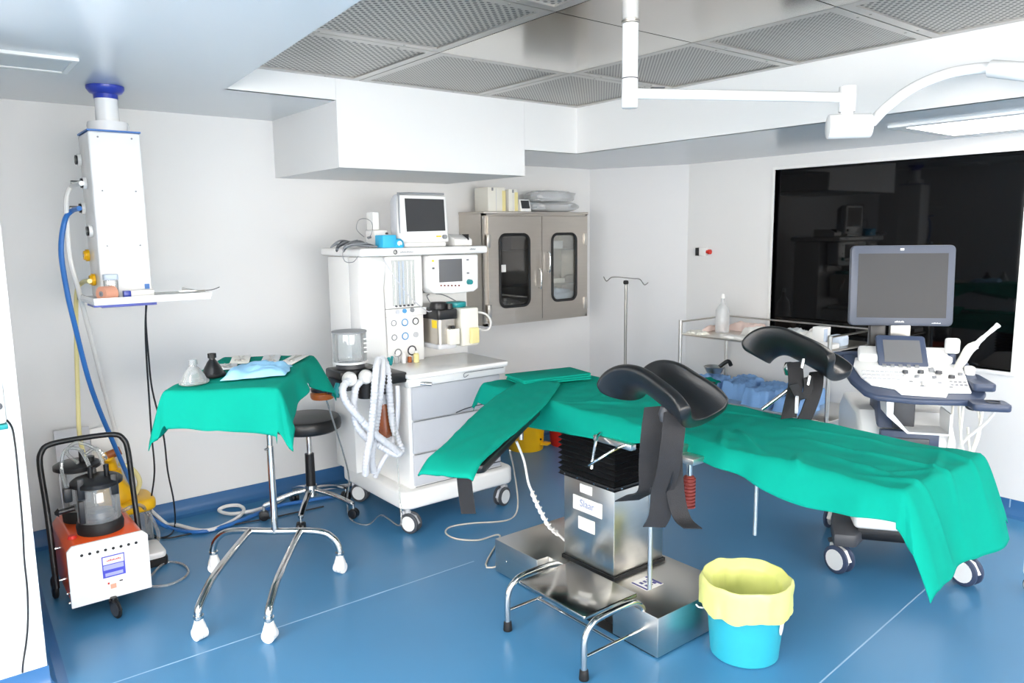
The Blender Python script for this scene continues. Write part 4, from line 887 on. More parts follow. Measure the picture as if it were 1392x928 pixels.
for quad in (((788.5, 656), (804.5, 663), (804, 674), (788.5, 668)), ((779, 670), (818, 687), (817.5, 706.5), (779, 689)), ((786, 701), (808, 709), (807.5, 726), (786, 718))):
    P = [onx(*q) for q in quad]; y1 = (P[0].y+P[3].y)/2; y0 = (P[1].y+P[2].y)/2; z1 = (P[0].z+P[1].z)/2; z0 = (P[2].z+P[3].z)/2
    pn = plate(y0, y1, z0, z1)
    if quad[0][0] == 779:
        mt = Matrix.Translation((2.1590, (y0+y1)/2, (z0+z1)/2+.004)) @ Matrix(((0, 0, -1, 0), (-1, 0, 0, 0), (0, 1, 0, 0), (0, 0, 0, 1)))
        text_mesh('lettering', 'Slaar', (z1-z0)*.72, 'ink_faint', pn, mt)
# pleated black bellows round the column
be = B(); zz = .555; k = 0; ring_ = []
while zz < .762:
    o = .012 if k % 2 == 0 else -.002
    ring_.append((zz, o)); zz += .0115; k += 1
pts = []
for z, o in ring_: pts.append([(2.155-o, 2.071-o, z), (2.475+o, 2.071-o, z), (2.475+o, 2.389+o, z), (2.155-o, 2.389+o, z)])
v = [p for r_ in pts for p in r_]; f = []
for i in range(len(pts)-1):
    for q in range(4): f.append((i*4+q, i*4+(q+1) % 4, i*4+4+(q+1) % 4, i*4+4+q))
f.append((0, 1, 2, 3)); f.append(tuple((len(pts)-1)*4+q for q in range(4)))
be.add(v, f); be.build('bellows', 'bellows_black', bed, ang=20)
cr = B().box(2.148, 2.482, 2.064, 2.396, .55, .568).build('bellows_ring', 'black_plastic', bed, bevel=.003)
for y in (2.10, 2.18, 2.28, 2.36): B().cyl((2.149, y, .559), (2.146, y, .559), .005, seg=8).build('screw', 'chrome', cr)
for x in (2.19, 2.31, 2.44): B().cyl((x, 2.065, .559), (x, 2.062, .559), .005, seg=8).build('screw', 'chrome', cr)
B().box(2.215, 2.48, 2.06, 2.40, .79, .806).build('head_casting', 'dark_grey', bed)
for i, (y0, y1) in enumerate(((2.26, 2.975), (1.62, 2.25), (.94, 1.61))): B().prism(rrect(2.225, 2.685, y0, y1, .04), .80, .836).build('mattress_section', 'leather', bed, bevel=.008)
for x in (2.206, 2.70):
    B().box(x-.006, x+.006, 1.0, 2.25, .79, .82).box(x-.006, x+.006, 2.33, 2.93, .79, .82).build('side_rail', 'steel', bed)
    for y in (1.1, 1.5, 2.15, 2.45, 2.85): B().box(min(x, 2.45 if x < 2.45 else x-.03)-.0, x+.03 if x < 2.45 else x, y-.012, y+.012, .80, .812).build('rail_bracket', 'steel', bed)
# control levers under the near edge
B().tube([(2.14, 2.13, .79), (2.10, 2.12, .775), (2.06, 2.10, .70), (2.05, 2.095, .665)], .007, 8).build('lever', 'chrome', bed)
B().tube([(2.13, 1.98, .775), (2.08, 2.0, .76), (2.03, 2.04, .72), (2.02, 2.08, .69)], .006, 8).build('lever', 'chrome', bed)
B().box(2.12, 2.15, 1.95, 2.16, .755, .78).build('lever_mount', 'steel', bed, bevel=.004)
gr = [(.012, 0)]
for i in range(9): gr += [(.0235, .004+i*.0125), (.0235, .010+i*.0125), (.0185, .0115+i*.0125), (.0185, .0035+(i+1)*.0125)]
gr += [(.012, .12), (.0, .12)]
hg = pl(936, 690, 'x', 2.09); hg = Vector((2.09, hg.y, hg.z))
B().lathe([(0, 0)]+gr, hg, 18).build('hand_grip', 'spring_red', bed)
B().cyl(hg+Vector((0, 0, .12)), hg+Vector((0, 0, .16)), .010, seg=12).build('grip_rod', 'chrome', bed)
B().box(2.085, 2.19, hg.y-.02, hg.y+.06, hg.z+.158, hg.z+.182).build('grip_bracket', 'steel', bed, bevel=.004)
rb = pl(1026, 727, 'x', 2.19); B().cyl((2.19, rb.y, rb.z), (2.19, rb.y, .81), .0065, seg=10).build('support_rod', 'steel', bed)
# white pedal cable with coil
pc = [fl(702, 600, .72), fl(712, 625, .63), fl(718, 655, .55), fl(724, 670, .5), fl(733, 690, .42), fl(745, 712, .32), fl(758, 725, .24), (2.17, 2.30, .21)]
B().tube(pc, .0055, 7).build('control_cable', 'white_hose', bed)
cc = crom([Vector(q) for q in pc[3:7]], 14, False); hx = []
for i, p in enumerate(cc):
    t = i*1.3; hx.append(p+Vector((math.cos(t)*.009, math.sin(t)*.009, math.sin(t+1)*.006)))
B().tube(hx, .004, 6, smooth=2).build('coiled_cable', 'white_hose', bed)
cable('floor_cable', [fl(693, 612, .60), fl(699, 640, .3), fl(704, 680, .08), fl(700, 700, .005), fl(684, 708, .005), fl(640, 711, .005), fl(612, 716, .005), fl(606, 724, .005), fl(620, 732, .005), fl(650, 734, .005), fl(680, 728, .005), (2.04, 2.80, .005), (2.35, 2.78, .005)], .0045, 'cord_grey', 'thin grey cable looping on the floor under the arm board', 'cable')
# long green drape
def bhem(px, py, ex, ey):
    k = 1.0
    if ex < 0 and abs(ey) < .01:
        k = 1.0+.18*math.sin(py*5.3+.4)
        g = min(1, max(0, (py-1.15)/.42))*min(1, max(0, (2.05-py)/.25)); g = g*g*(3-2*g); k *= 1-.36*g
    if ey < 0 and ex > 0: k = .8
    return k
bz = lambda x, y: .012*max(0, (y-2.2)/.8)
CRS = [(2.3, 1.55, .9, .16, .014, .010), (2.24, 1.62, .6, .14, .012, .009), (2.45, 1.25, 1.5, .22, .010, .007), (2.3, 1.12, 1.35, .2, .012, .008), (2.6, 1.35, 1.7, .25, .010, .007), (2.5, 1.0, .3, .18, .012, .009),
       (2.35, 1.02, 2.6, .12, .010, .008), (2.3, 2.35, 2.4, .16, .012, .008), (2.5, 2.45, .4, .16, .012, .007), (2.4, 1.9, 1.2, .2, .014, .008), (2.25, 1.9, .8, .12, .012, .010), (2.62, 1.8, 1.9, .2, .012, .007), (2.55, 2.7, 2.9, .15, .01, .006), (2.2, 1.3, .5, .1, .012, .010), (2.45, .93, 1.57, .3, .012, .012), (2.62, .9, 1.4, .25, .012, .010), (2.28, .88, 1.8, .25, .012, .012)]
lc = drape('table_drape', 'drape', (2.185, 2.72, .955, 2.985), (2.05, 2.83, .655, 3.10), .852, None, .30, .028, None, 90, 250, .013, 13, 5, .009, bz, hem=bhem, creases=CRS)
tag(lc, 'long green surgical drape covering the operating table', 'drape')
# folded sheet at the head end
fs = thing('folded_sheet', 'folded green sheet lying on the head end of the long drape', 'drape', (2.42, 2.86, .87))
R = Matrix.Translation((2.44, 2.80, .874)) @ rot('Z', -.25)
for i, (w_, z) in enumerate(((.0, 0), (.004, .010), (-.004, .020))):
    B().prism(rrect(-.19+w_, .19, -.10, .10-w_, .012), z, z+.009, R @ rot('Z', .03*i)).build('fold_layer', 'drape', fs, bevel=.003)
# arm board with its own green cloth
A0, A1 = Vector((2.27, 2.70, .885)), Vector((1.41, 2.155, .80))
ad = (A1-A0).normalized(); asd = Vector((-ad.y, ad.x, 0)).normalized(); aup = asd.cross(ad)
if aup.z < 0: aup = -aup
AM = Matrix(((ad.x, asd.x, aup.x, A0.x), (ad.y, asd.y, aup.y, A0.y), (ad.z, asd.z, aup.z, A0.z), (0, 0, 0, 1))); AL = (A1-A0).length
ab = thing('arm_board', 'black padded arm board reaching out from the operating table', 'arm board', A0)
B().prism(rrect(.27, AL-.05, -.112, .112, .03), -.05, -.018, AM).build('pad', 'leather', ab, bevel=.008)
B().box(.20, AL-.25, -.02, .02, -.062, -.05, AM).build('spine', 'steel', ab)
hq = AM @ Vector((.22, 0, -.062)); B().cyl(hq, hq-Vector((.0, 0, .13)), .010, seg=12).cyl(hq+Vector((-.06, .0, -.01)), hq+Vector((.07, 0, -.03)), .012, seg=12).build('clamp', 'steel', ab)
hq = AM @ Vector((.42, -.05, -.055)); B().box(-.05, .05, -.015, .015, -.05, 0, Matrix.Translation(hq)).build('pivot', 'black_plastic', ab, bevel=.006)
sp_ = [AM @ Vector((AL-.22, .0, -.02)), AM @ Vector((AL-.21, .11, -.04))]
s0 = pl(632, 632, 'z', .75); B().ribbon([s0+Vector((0, 0, .06)), s0+Vector((-.005, 0, -.02)), s0+Vector((.0, 0, -.10)), s0+Vector((.012, 0, -.19))], (.8, -.6, 0), .055, .004).build('strap', 'webbing', ab)
def afn(u, v):
    s = -.07+u*(AL+.10); t = (v-.5)*2; w_ = .125+.02*math.sin(u*5)-.02*(1-u)
    e = max(0, abs(t)-.82)/.18
    q = AM @ Vector((s, t*w_, .004*noise.noise(Vector((s*7, t*2, 1)))-.008*e*e+.003*noise.noise(Vector((s*18, t*4, 5)))-.03*max(0, (u-.9)/.1)**2))
    return q
ac = B().grid(60, 22, afn).build('arm_cloth', 'drape_light', solid=.006, ang=80); tag(ac, 'light green cloth strip laid along the arm board', 'drape')

# leg crutches
def crutch_mesh(c, axis, up, L1, L2, R, th0, bend, name, par):
    """padded half-pipe that runs straight under the calf and bends down under the thigh"""
    a = Vector(axis).normalized(); u = Vector(up); u = (u-a*u.dot(a)).normalized(); s_ = a.cross(u); b = B()
    n = 26; path = []; p = Vector((0, 0)); N1 = 13
    back = []; q = Vector((0, 0)); st_ = L1/N1
    for i in range(N1):
        t = (i+.5)/N1; an_ = bend*t**1.2; q = q+Vector((-math.cos(an_), -math.sin(an_)))*st_; back.append((q.copy(), -bend*((i+1)/N1)**1.2, -(i+1)/N1))
    path = back[::-1]+[(Vector((0, 0)), 0, 0)]
    q = Vector((0, 0)); st_ = L2/n
    for i in range(n):
        t = (i+.5)/n; an_ = -.22*t*t; q = q+Vector((math.cos(an_), math.sin(an_)))*st_; path.append((q.copy(), an_, (i+1)/n))
    M = len(path)
    def fn(f, g):
        q, an_, s = path[int(round(f*(M-1)))]
        ta = a*math.cos(an_)+u*math.sin(an_) if s >= 0 else a*math.cos(-an_)+u*math.sin(-an_)
        nu_ = u*math.cos(an_)-a*math.sin(an_) if s >= 0 else u*math.cos(-an_)-a*math.sin(-an_)
        tm = th0*(1-.17*abs(s)**4); t = (g-.5)*2*tm; Rr = R*(1+.16*s*s)
        rim = max(0, abs(g-.5)*2-.75)/.25; pull = -.022*rim*rim*(1 if s > 0 else -1)*abs(s)**2
        return Vector(c)+a*q.x+u*q.y+ta*pull+s_*(math.sin(t)*Rr*1.12)+nu_*((1-math.cos(t))*Rr)
    b.grid(M, 22, fn)
    o = b.build(name, 'leather', par, ang=180); md = o.modifiers.new('solid', 'SOLIDIFY'); md.thickness = .040; md.offset = -1; md.use_rim = True
    md = o.modifiers.new('sub', 'SUBSURF'); md.levels = 2; md.render_levels = 2
    return o
c1 = thing('leg_crutch', 'black padded leg crutch with hanging straps on the near side of the table', 'leg crutch', (2.0, 1.75, .8), 0, 'leg crutches of the operating table')
K1 = Vector((1.96, 1.675, 1.035))
crutch_mesh(K1, (.04, -.90, -.40), (.07, -.38, .92), .118, .165, .116, 1.45, 1.5, 'pad', c1)
B().lathe([(0, -.03), (.02, -.026), (.028, 0), (.02, .026), (0, .03)], K1+Vector((.0, -.03, -.05)), 16).build('ball_joint', 'dark_grey', c1)
B().tube([K1+Vector((.0, -.03, -.06)), (2.0, 1.73, .87), (2.02, 1.80, .82)], .011, 10).build('post', 'chrome', c1)
q = pl(883, 800, 'x', 1.99); B().cyl((1.99, q.y, q.z), (1.99, q.y, .84), .0085, seg=14).build('rod', 'steel', c1)
B().box(1.975, 2.18, q.y-.03, q.y+.03, .785, .83).build('rail_clamp', 'steel', c1, bevel=.006)
S = lambda x, *qs: [pl(a, b, 'x', x+dx) for a, b, dx in qs]
B().ribbon(S(1.93, (893, 552, .02), (888, 590, 0), (885, 630, 0), (884, 665, 0), (868, 672, -.01), (852, 680, -.02)), (.72, -.69, .1), .085, .004).build('strap', 'webbing', c1)
B().ribbon(S(1.92, (918, 560, .02), (914, 600, 0), (908, 640, 0), (900, 670, 0), (897, 700, 0), (889, 716, -.01)), (.72, -.69, 0), .075, .004).build('strap', 'webbing', c1)
B().ribbon(S(1.95, (915, 600, 0), (916, 640, 0), (920, 680, 0), (928, 705, 0), (942, 718, -.01)), (.72, -.69, 0), .06, .004).build('strap', 'webbing', c1)
B().ribbon(S(1.93, (878, 600, .01), (877, 640, 0), (883, 664, 0), (905, 668, 0), (915, 645, 0)), (.1, -.2, 1), .02, .006).build('buckle', 'black_plastic', c1)
c2 = thing('leg_crutch', 'black padded leg crutch on the far side, in front of the trolley table', 'leg crutch', (2.82, 1.75, .8), 0, 'leg crutches of the operating table')
K2 = Vector((2.85, 1.735, 1.07))
crutch_mesh(K2, (-.02, -.95, -.30), (.36, -.30, .85), .12, .20, .105, 1.45, 1.5, 'pad', c2)
B().lathe([(0, -.03), (.02, -.026), (.028, 0), (.02, .026), (0, .03)], K2+Vector((0, .0, -.05)), 16).build('ball_joint', 'chrome', c2)
B().tube([K2+Vector((0, 0, -.06)), (2.82, 1.70, .95), (2.80, 1.72, .83)], .011, 10).build('post', 'chrome', c2)
B().box(2.735, 2.83, 1.69, 1.75, .785, .83).build('rail_clamp', 'steel', c2, bevel=.006)
q0, q1 = pl(1075, 527, 'y', 1.66), pl(1036, 556, 'y', 1.74); B().cyl(q0, q1, .0075, seg=12).build('handle_rod', 'chrome', c2)
B().ribbon([pl(1080, 492, 'y', 1.66), pl(1082, 520, 'y', 1.63), pl(1076, 550, 'y', 1.63), pl(1072, 568, 'y', 1.63)], (1, -.3, 0), .075, .005).build('strap', 'webbing', c2)
B().ribbon([pl(1110, 505, 'y', 1.64), pl(1108, 530, 'y', 1.61), pl(1100, 555, 'y', 1.60), pl(1092, 573, 'y', 1.60)], (1, -.3, 0), .075, .005).build('strap', 'webbing', c2)
B().ribbon([pl(1078, 522, 'y', 1.61), pl(1090, 542, 'y', 1.60), pl(1098, 530, 'y', 1.60), pl(1098, 512, 'y', 1.61)], (1, -.3, .1), .045, .005).build('strap', 'webbing', c2)
a = pl(1083, 550, 'y', 1.585); B().prism(rrect(-.011, .011, -.035, .035, .010), -.004, .004, Matrix.Translation(a) @ rot('Z', .3) @ rot('X', PI/2)).build('lever', 'grey_plastic', c2)
for px, py in ((1090, 500), (1098, 523)): a = pl(px, py, 'y', 1.60); B().cyl(a, a+Vector((.01, 0, .035)), .007, seg=10).build('bolt', 'chrome', c2)

# ------------------------------------------------------------ step stool
sp = thing('step_stool', 'low chrome step stool with mirror-bright tread beside the table base', 'step stool', (1.93, 2.06, 0))
B().prism(rrect(1.80, 2.085, 1.875, 2.255, .008), .198, .214).build('tread', 'steel_mirror', sp, bevel=.004)
for y in (2.285, 1.84):
    x0, x1 = 1.765, 2.085; z = .03
    B().tube([(x0, y, z), (x0, y, .12), (x0+.008, y, .165), (x0+.04, y, .20), (x0+.09, y, .213), (x1-.09, y, .213), (x1-.04, y, .20), (x1-.008, y, .165), (x1, y, .12), (x1, y, z)], .0125, 12, smooth=4).build('leg_arch', 'chrome', sp)
    B().cyl((x0, y, .085), (x1, y, .085), .0065, seg=10).build('cross_bar', 'chrome', sp)
    for x in (x0, x1): B().cyl((x, y, 0), (x, y, .04), .019, .0155, seg=16).build('rubber_foot', 'black_rubber', sp, bevel=.003)
B().cyl((1.925, 2.285, .085), (1.925, 1.84, .085), .0065, seg=10).build('long_bar', 'chrome', sp)

# ------------------------------------------------------------ bucket with liner
BC = Vector((2.365, 1.585, 0))
bk = thing('bucket', 'round aqua plastic waste bucket with pale yellow bin liner', 'bucket', BC)
B().lathe([(0, 0), (.120, 0), (.126, .006), (.147, .255), (.152, .257), (.152, .268), (.145, .268), (.124, .010), (0, .010)], BC, 44).build('bucket_body', 'aqua_plastic', bk)
ln = B()
def lfn(u, v):
    t = u*2*PI; w_ = noise.noise(Vector((math.cos(t)*2, math.sin(t)*2, 3))); w2 = noise.noise(Vector((math.cos(t)*6, math.sin(t)*6, v*3)))
    if v < .35: k = v/.35; r = .168+.008*w2; z = .19+.10*k+.032*w_*(1-k)
    elif v < .5: k = (v-.35)/.15; r = .168-.014*k+.008*w2*(1-k); z = .29+.018*math.sin(k*PI)+.012*w_
    else: k = (v-.5)/.5; r = .134-.026*k+.006*w2; z = .29-.235*k+.012*w_*(1-k)
    return BC+Vector((r*math.cos(t), r*math.sin(t), z))
ln.grid(81, 36, lfn).build('bin_liner', 'liner', bk, ang=180)
B().tube([BC+Vector((-.125, .085, .185)), BC+Vector((-.15, .10, .19)), BC+Vector((-.155, .11, .20))], .003, 6).build('handle_end', 'white_plastic', bk)
a = math.radians(-75); cc_ = BC+Vector((math.cos(a)*.1395, math.sin(a)*.1395, .135))
b = B()
def sfn(u, v):
    r = v; t = u*2*PI; du = math.cos(t)*r*.20; dz = math.sin(t)*r*.038; ang_ = a+du; zz_ = .15+dz; rr_ = .1265+(.147-.126)*zz_/.255+.002
    return BC+Vector((math.cos(ang_)*rr_, math.sin(ang_)*rr_, zz_))
b.grid(20, 5, sfn).build('sticker', 'paper', bk)

# ------------------------------------------------------------ bins behind the table
def bin_(name, label, c, r, h, m, pedal):
    c = Vector(c); t = thing(name, label, 'bin', c)
    B().lathe([(0, 0), (r*.86, 0), (r*.88, .01), (r, h), (r*1.03, h+.006), (r*.95, h+.01), (r*.84, .02), (0, .02)], c, 32).build('bin_body', m, t)
    B().lathe([(0, .012), (r*1.05, .008), (r*1.06, 0), (r*.9, -.002)], c+Vector((0, 0, h+.012)), 32).build('bin_lid', m, t)
    if pedal:
        B().prism([(-.045, 0), (.045, 0), (.03, -.06), (-.03, -.06)], .045, .06, Matrix.Translation(c+Vector((.06, -r*.80, 0))) @ rot('Z', .4)).build('pedal', m, t, bevel=.006)
        B().cyl(c+Vector((.03, -r*.92, .09)), c+Vector((.03, -r*.94, .09)), .008, seg=10).build('pedal_hole', 'black_rubber', t)
p = fl(707, 606); bin_('waste_bin', 'yellow clinical waste bin on the floor behind the operating table', (p.x, min(p.y+.06, 4.27), 0), .15, .34, 'yellow_plastic', True)
bin_('waste_bin', 'red bin next to the yellow one behind the operating table', (3.80, 4.16, 0), .14, .28, 'red_plastic', False)

# ------------------------------------------------------------ drip stand
tp = pl(851, 381, 'y', 3.95); IV = Vector((tp.x, 3.95, 0))
iv = thing('drip_stand', 'slim steel drip stand with two hooks in the grey corner', 'drip stand', IV)
B().cyl(IV+Vector((0, 0, .07)), IV+Vector((0, 0, 1.22)), .011, seg=14).build('pole', 'steel_dull', iv)
B().lathe([(0, -.018), (.018, -.014), (.022, 0), (.018, .014), (0, .018)], IV+Vector((0, 0, 1.215)), 5).build('knob', 'black_plastic', iv)
B().tube([pl(820.5, 376, 'y', 3.95), pl(824.5, 382, 'y', 3.95), pl(831, 377, 'y', 3.95), pl(840, 376.5, 'y', 3.95), pl(851, 377.5, 'y', 3.95), pl(862, 378.5, 'y', 3.95), pl(870, 379.5, 'y', 3.95), pl(876, 387, 'y', 3.95), pl(881, 384, 'y', 3.95)], .0035, 7, smooth=4).build('hooks', 'steel_dull', iv)
for k in range(4):
    t = .5+k*PI/2; d = Vector((math.cos(t), math.sin(t), 0)); lg = B().tube([IV+Vector((0, 0, .085)), IV+d*.12+Vector((0, 0, .075)), IV+d*.20+Vector((0, 0, .055))], .010, 8).build('base_leg', 'steel_dull', iv)
    B().cyl(IV+d*.20+Vector((-d.y*.01, d.x*.01, .025)), IV+d*.20+Vector((d.y*.01, -d.x*.01, .025)), .025, seg=16).build('caster_wheel', 'black_plastic', lg)
# low return air grille in the slanted corner panel
vg = thing('air_grille', 'pale slatted air grille low in the grey corner panel', 'vent', (4.60, 3.99, .5)); gm = pl(882, 499, 'y', 4.0)
mid = Vector((CX, YB, 0))+sl*.53; GM = Matrix(((sl.x, -sn.x, 0, mid.x), (sl.y, -sn.y, 0, mid.y), (0, 0, 1, .345), (0, 0, 0, 1)))
B().box(-.18, .18, .001, .006, -.14, .14, GM).build('backing', 'mid_grey', vg)
B().box(-.19, .19, .001, .012, .14, .155, GM).box(-.19, .19, .001, .012, -.155, -.14, GM).box(-.19, -.18, .001, .012, -.14, .14, GM).box(.18, .19, .001, .012, -.14, .14, GM).build('frame', 'white_trim', vg)
for i in range(13): B().box(-.18, .18, .006, .012, -.135+i*.0215, -.123+i*.0215, GM).build('slat', 'white_trim', vg)

# ------------------------------------------------------------ steel trolley table under the window
TX0, TX1, TY0, TY1, TZ = 4.10, 4.62, 2.25, 3.33, .90
tt = thing('trolley_table', 'stainless two-shelf trolley table with guard rails under the black window', 'table', (4.36, 2.8, 0))
for x in (TX0, TX1):
    for y in (TY0, TY1): B().cyl((x, y, .06), (x, y, .99), .0125, seg=14).build('post', 'steel', tt); 
for z in (TZ-.012, .47): B().box(TX0, TX1, TY0, TY1, z, z+.012).build('shelf', 'steel', tt, bevel=.003)
for z in (.98,): 
    for a, b in (((TX0, TY1), (TX1, TY1)), ((TX1, TY0), (TX1, TY1)), ((TX0, TY0), (TX1, TY0))): B().cyl((*a, z), (*b, z), .006, seg=10).build('guard_rail', 'steel', tt)
for x in (TX0, TX1):
    for y in (TY0, TY1): caster(tt, x, y, .03, .03, .075, .6)
# top of the trolley table
tz = TZ+.0005
c = Vector((4.36, 3.18, tz)); bt = thing('squeeze_bottle', 'tall translucent white bottle at the left end of the trolley table', 'bottle', c)
B().lathe([(0, 0), (.045, 0), (.047, .01), (.047, .15), (.03, .18), (.015, .2), (.012, .235), (0, .236)], c, 24).build('bottle_body', 'milky', bt)
B().cyl(c+Vector((0, 0, .232)), c+Vector((0, 0, .262)), .016, .010, seg=14).build('bottle_cap', 'white_plastic', bt)
sheet('pink_pack', 'pale pink wrapped pack left of the bottle on the trolley table', 'pack', [(4.22, 3.26, tz), (4.38, 3.30, tz), (4.56, 3.30, tz), (4.56, 3.24, tz)], .03, 'paper_pink', 2, fold=.012)
sheet('pink_pack', 'pale pink wrapped pack right of the bottle on the trolley table', 'pack', [(4.44, 3.02, tz), (4.48, 3.22, tz), (4.60, 3.2, tz), (4.60, 2.95, tz)], .05, 'paper_pink', 7, fold=.014)
sheet('cream_pack', 'flat cream packet at the front left corner of the trolley table', 'pack', [(4.12, 3.18, tz), (4.13, 3.31, tz), (4.21, 3.31, tz), (4.2, 3.16, tz)], .018, 'cream_plastic', 3, fold=.008)
sheet('white_pouches', 'stack of white sterile pouches in the middle of the trolley table', 'pouches', [(4.28, 2.85, tz), (4.34, 3.02, tz), (4.50, 2.95, tz), (4.48, 2.78, tz)], .045, 'paper', 11, fold=.014)
sheet('white_paper', 'loose white papers at the front edge of the trolley table', 'papers', [(4.13, 2.82, tz), (4.13, 3.02, tz), (4.25, 3.04, tz), (4.25, 2.85, tz)], .012, 'paper', 15, fold=.006)
sheet('green_pouches', 'greenish sterile pouches right of the white stack', 'pouches', [(4.30, 2.65, tz), (4.34, 2.80, tz), (4.56, 2.78, tz), (4.55, 2.62, tz)], .05, 'pouch', 19, fold=.016)
sheet('clear_packets', 'crumpled clear packets behind the far leg crutch', 'packets', [(4.34, 2.50, tz), (4.34, 2.62, tz), (4.58, 2.62, tz), (4.58, 2.50, tz)], .05, 'paper', 23, fold=.02)
wc = thing('tissue_carton', 'white upright carton on the trolley table next to the blue pack', 'box', (4.30, 2.42, tz)); B().box(4.26, 4.34, 2.38, 2.455, tz, tz+.11).build('carton_body', 'white_plastic', wc, bevel=.004)
B().box(4.262, 4.30, 2.379, 2.381, tz+.01, tz+.1).build('carton_panel', 'paper_blue', wc, flat=True)
tag(B().prism(rrect(4.28, 4.38, 2.28, 2.37, .02), tz, tz+.065).build('wipes_pack', 'paper_blue', bevel=.015, seg=3), 'pale lilac wipes pack on the trolley table behind the ultrasound monitor', 'pack')
tag(B().box(4.12, 4.25, 2.27, 2.40, tz, tz+.03).build('white_tray', 'white_plastic', bevel=.008), 'white shallow tray at the right front corner of the trolley table', 'tray')
# lower shelf bundles
lz = .4825; k = 0
for x, y, dx, dy, h in ((4.32, 3.20, .16, .19, .115), (4.49, 3.05, .17, .19, .10), (4.29, 2.98, .17, .19, .11), (4.49, 2.83, .17, .19, .09), (4.24, 2.76, .24, .19, .10), (4.49, 2.60, .18, .19, .10), (4.24, 2.53, .24, .19, .08)):
    labs = ['blue wrapped bundle at the left end of the lower trolley shelf', 'blue wrapped bundle at the back left of the lower trolley shelf', 'blue wrapped bundle seen just right of the near leg crutch', 'blue wrapped bundle at the back middle of the lower trolley shelf', 'blue wrapped bundle behind the far leg crutch straps', 'blue wrapped bundle at the back right of the lower trolley shelf', 'blue wrapped bundle at the front right of the lower trolley shelf']
    sheet('wrapped_bundle', labs[k], 'bundle', [(x-dx/2, y-dy/2, lz), (x+dx/2, y-dy/2, lz), (x+dx/2, y+dy/2, lz), (x-dx/2, y+dy/2, lz)], h, 'wrap_blue', 30+k, 'blue bundles on the lower trolley shelf', (22, 22), .022); k += 1
gc = thing('dark_tray', 'black tray with a crumpled green cloth at the left of the lower trolley shelf', 'tray', (4.2, 3.2, lz))
B().box(4.12, 4.20, 3.09, 3.30, lz, lz+.10).build('tray_body', 'black_plastic', gc, bevel=.01)
b = B()
def gfn(u, v): return Vector((4.115+u*.12, 3.085+v*.215, lz+.112+.018*noise.noise(Vector((u*3, v*4, 8)))-.03*abs(v-.5)))
b.grid(14, 26, gfn).build('green_cloth', 'drape', gc, solid=.004)
kd = thing('kidney_dish', 'steel dish with a dark handle at the left end of the lower trolley shelf', 'dish', (4.3, 3.27, lz+.1))
B().lathe([(0, 0), (.05, 0), (.07, .04), (.074, .042), (.07, .044), (.05, .006), (0, .006)], (4.31, 3.20, lz+.137), 24).build('dish', 'steel', kd)
B().tube([(4.34, 3.18, lz+.175), (4.38, 3.14, lz+.215), (4.375, 3.11, lz+.19)], .014, 8).build('handle', 'black_plastic', kd)

# ------------------------------------------------------------ red button on the window wall
rp = pl(958, 342, 'x', XR); sw = thing('emergency_button', 'small white wall box with red button left of the black window', 'button', (XR, rp.y, rp.z))
B().box(XR-.035, XR-.001, rp.y-.032, rp.y+.028, rp.z-.03, rp.z+.03).build('box', 'white_plastic', sw, bevel=.003)
B().box(XR-.034, XR-.002, rp.y+.0285, rp.y+.062, rp.z-.03, rp.z+.03).build('dark_side', 'black_plastic', sw, bevel=.002)
B().cyl((XR-.02, rp.y-.033, rp.z), (XR-.02, rp.y-.05, rp.z), .012, seg=16).cyl((XR-.02, rp.y-.05, rp.z), (XR-.02, rp.y-.068, rp.z), .018, seg=18).build('push_button', 'red_plastic', sw)

# ------------------------------------------------------------ ultrasound machine (local frame: x to the picture's right, y to the back)
us = thing('ultrasound_machine', 'white and navy ultrasound cart with large grey monitor in front of the window', 'ultrasound machine', (3.45, 1.51, 0), math.radians(-53.9))
U = lambda *a: Vector(a)
B().prism([(-.29, -.05), (-.19, -.05), (-.14, .06), (.14, .06), (.19, -.05), (.29, -.05), (.28, .12), (.2, .62), (-.2, .62), (-.28, .12)], .135, .20).build('base', 'dark_grey', us, bevel=.015)
B().prism([(-.18, .02), (.18, .02), (.2, .5), (-.2, .5)], .15, .23).build('base_cover', 'black_plastic', us, bevel=.02)
for x, y, a in ((-.265, .0, 2.3), (.265, .0, 2.3), (-.2, .56, 1.0), (.2, .56, 2.2)): caster(us, x, y, .066, .065, .14, a, 'white_plastic', 'us_navy', 'white_plastic', .015)
B().prism([(-.02, .22), (.62, .22), (.62, .68), (.50, .76), (.10, .76), (-.02, .66)], -.20, .20, YZ).build('body', 'white_plastic', us, bevel=.02, seg=3)
B().box(-.115, .125, -.035, .0, .60, .70).build('drive_door', 'us_navy', us, bevel=.006)
B().box(-.06, .085, -.042, -.034, .615, .67).build('drive_recess', 'dark_grey', us, bevel=.004)
B().prism([(.0, .70), (.22, .70), (.24, .86), (.08, .86)], -.12, -.02, YZ).build('arm', 'us_navy', us, bevel=.01)
B().box(-.06, .03, .0, .14, .70, .87).build('lift_column', 'dark_grey', us, bevel=.008)
tr2 = B().prism([(-.11, .86), (-.105, .78), (-.02, .705), (.15, .705), (.15, .712), (-.015, .714), (-.08, .79), (-.08, .86)], -.10, .06, XZ).build('gel_tray', 'white_plastic', us)
B().box(.143, .15, -.1, .06, .705, .80).build('tray_side', 'white_plastic', us)
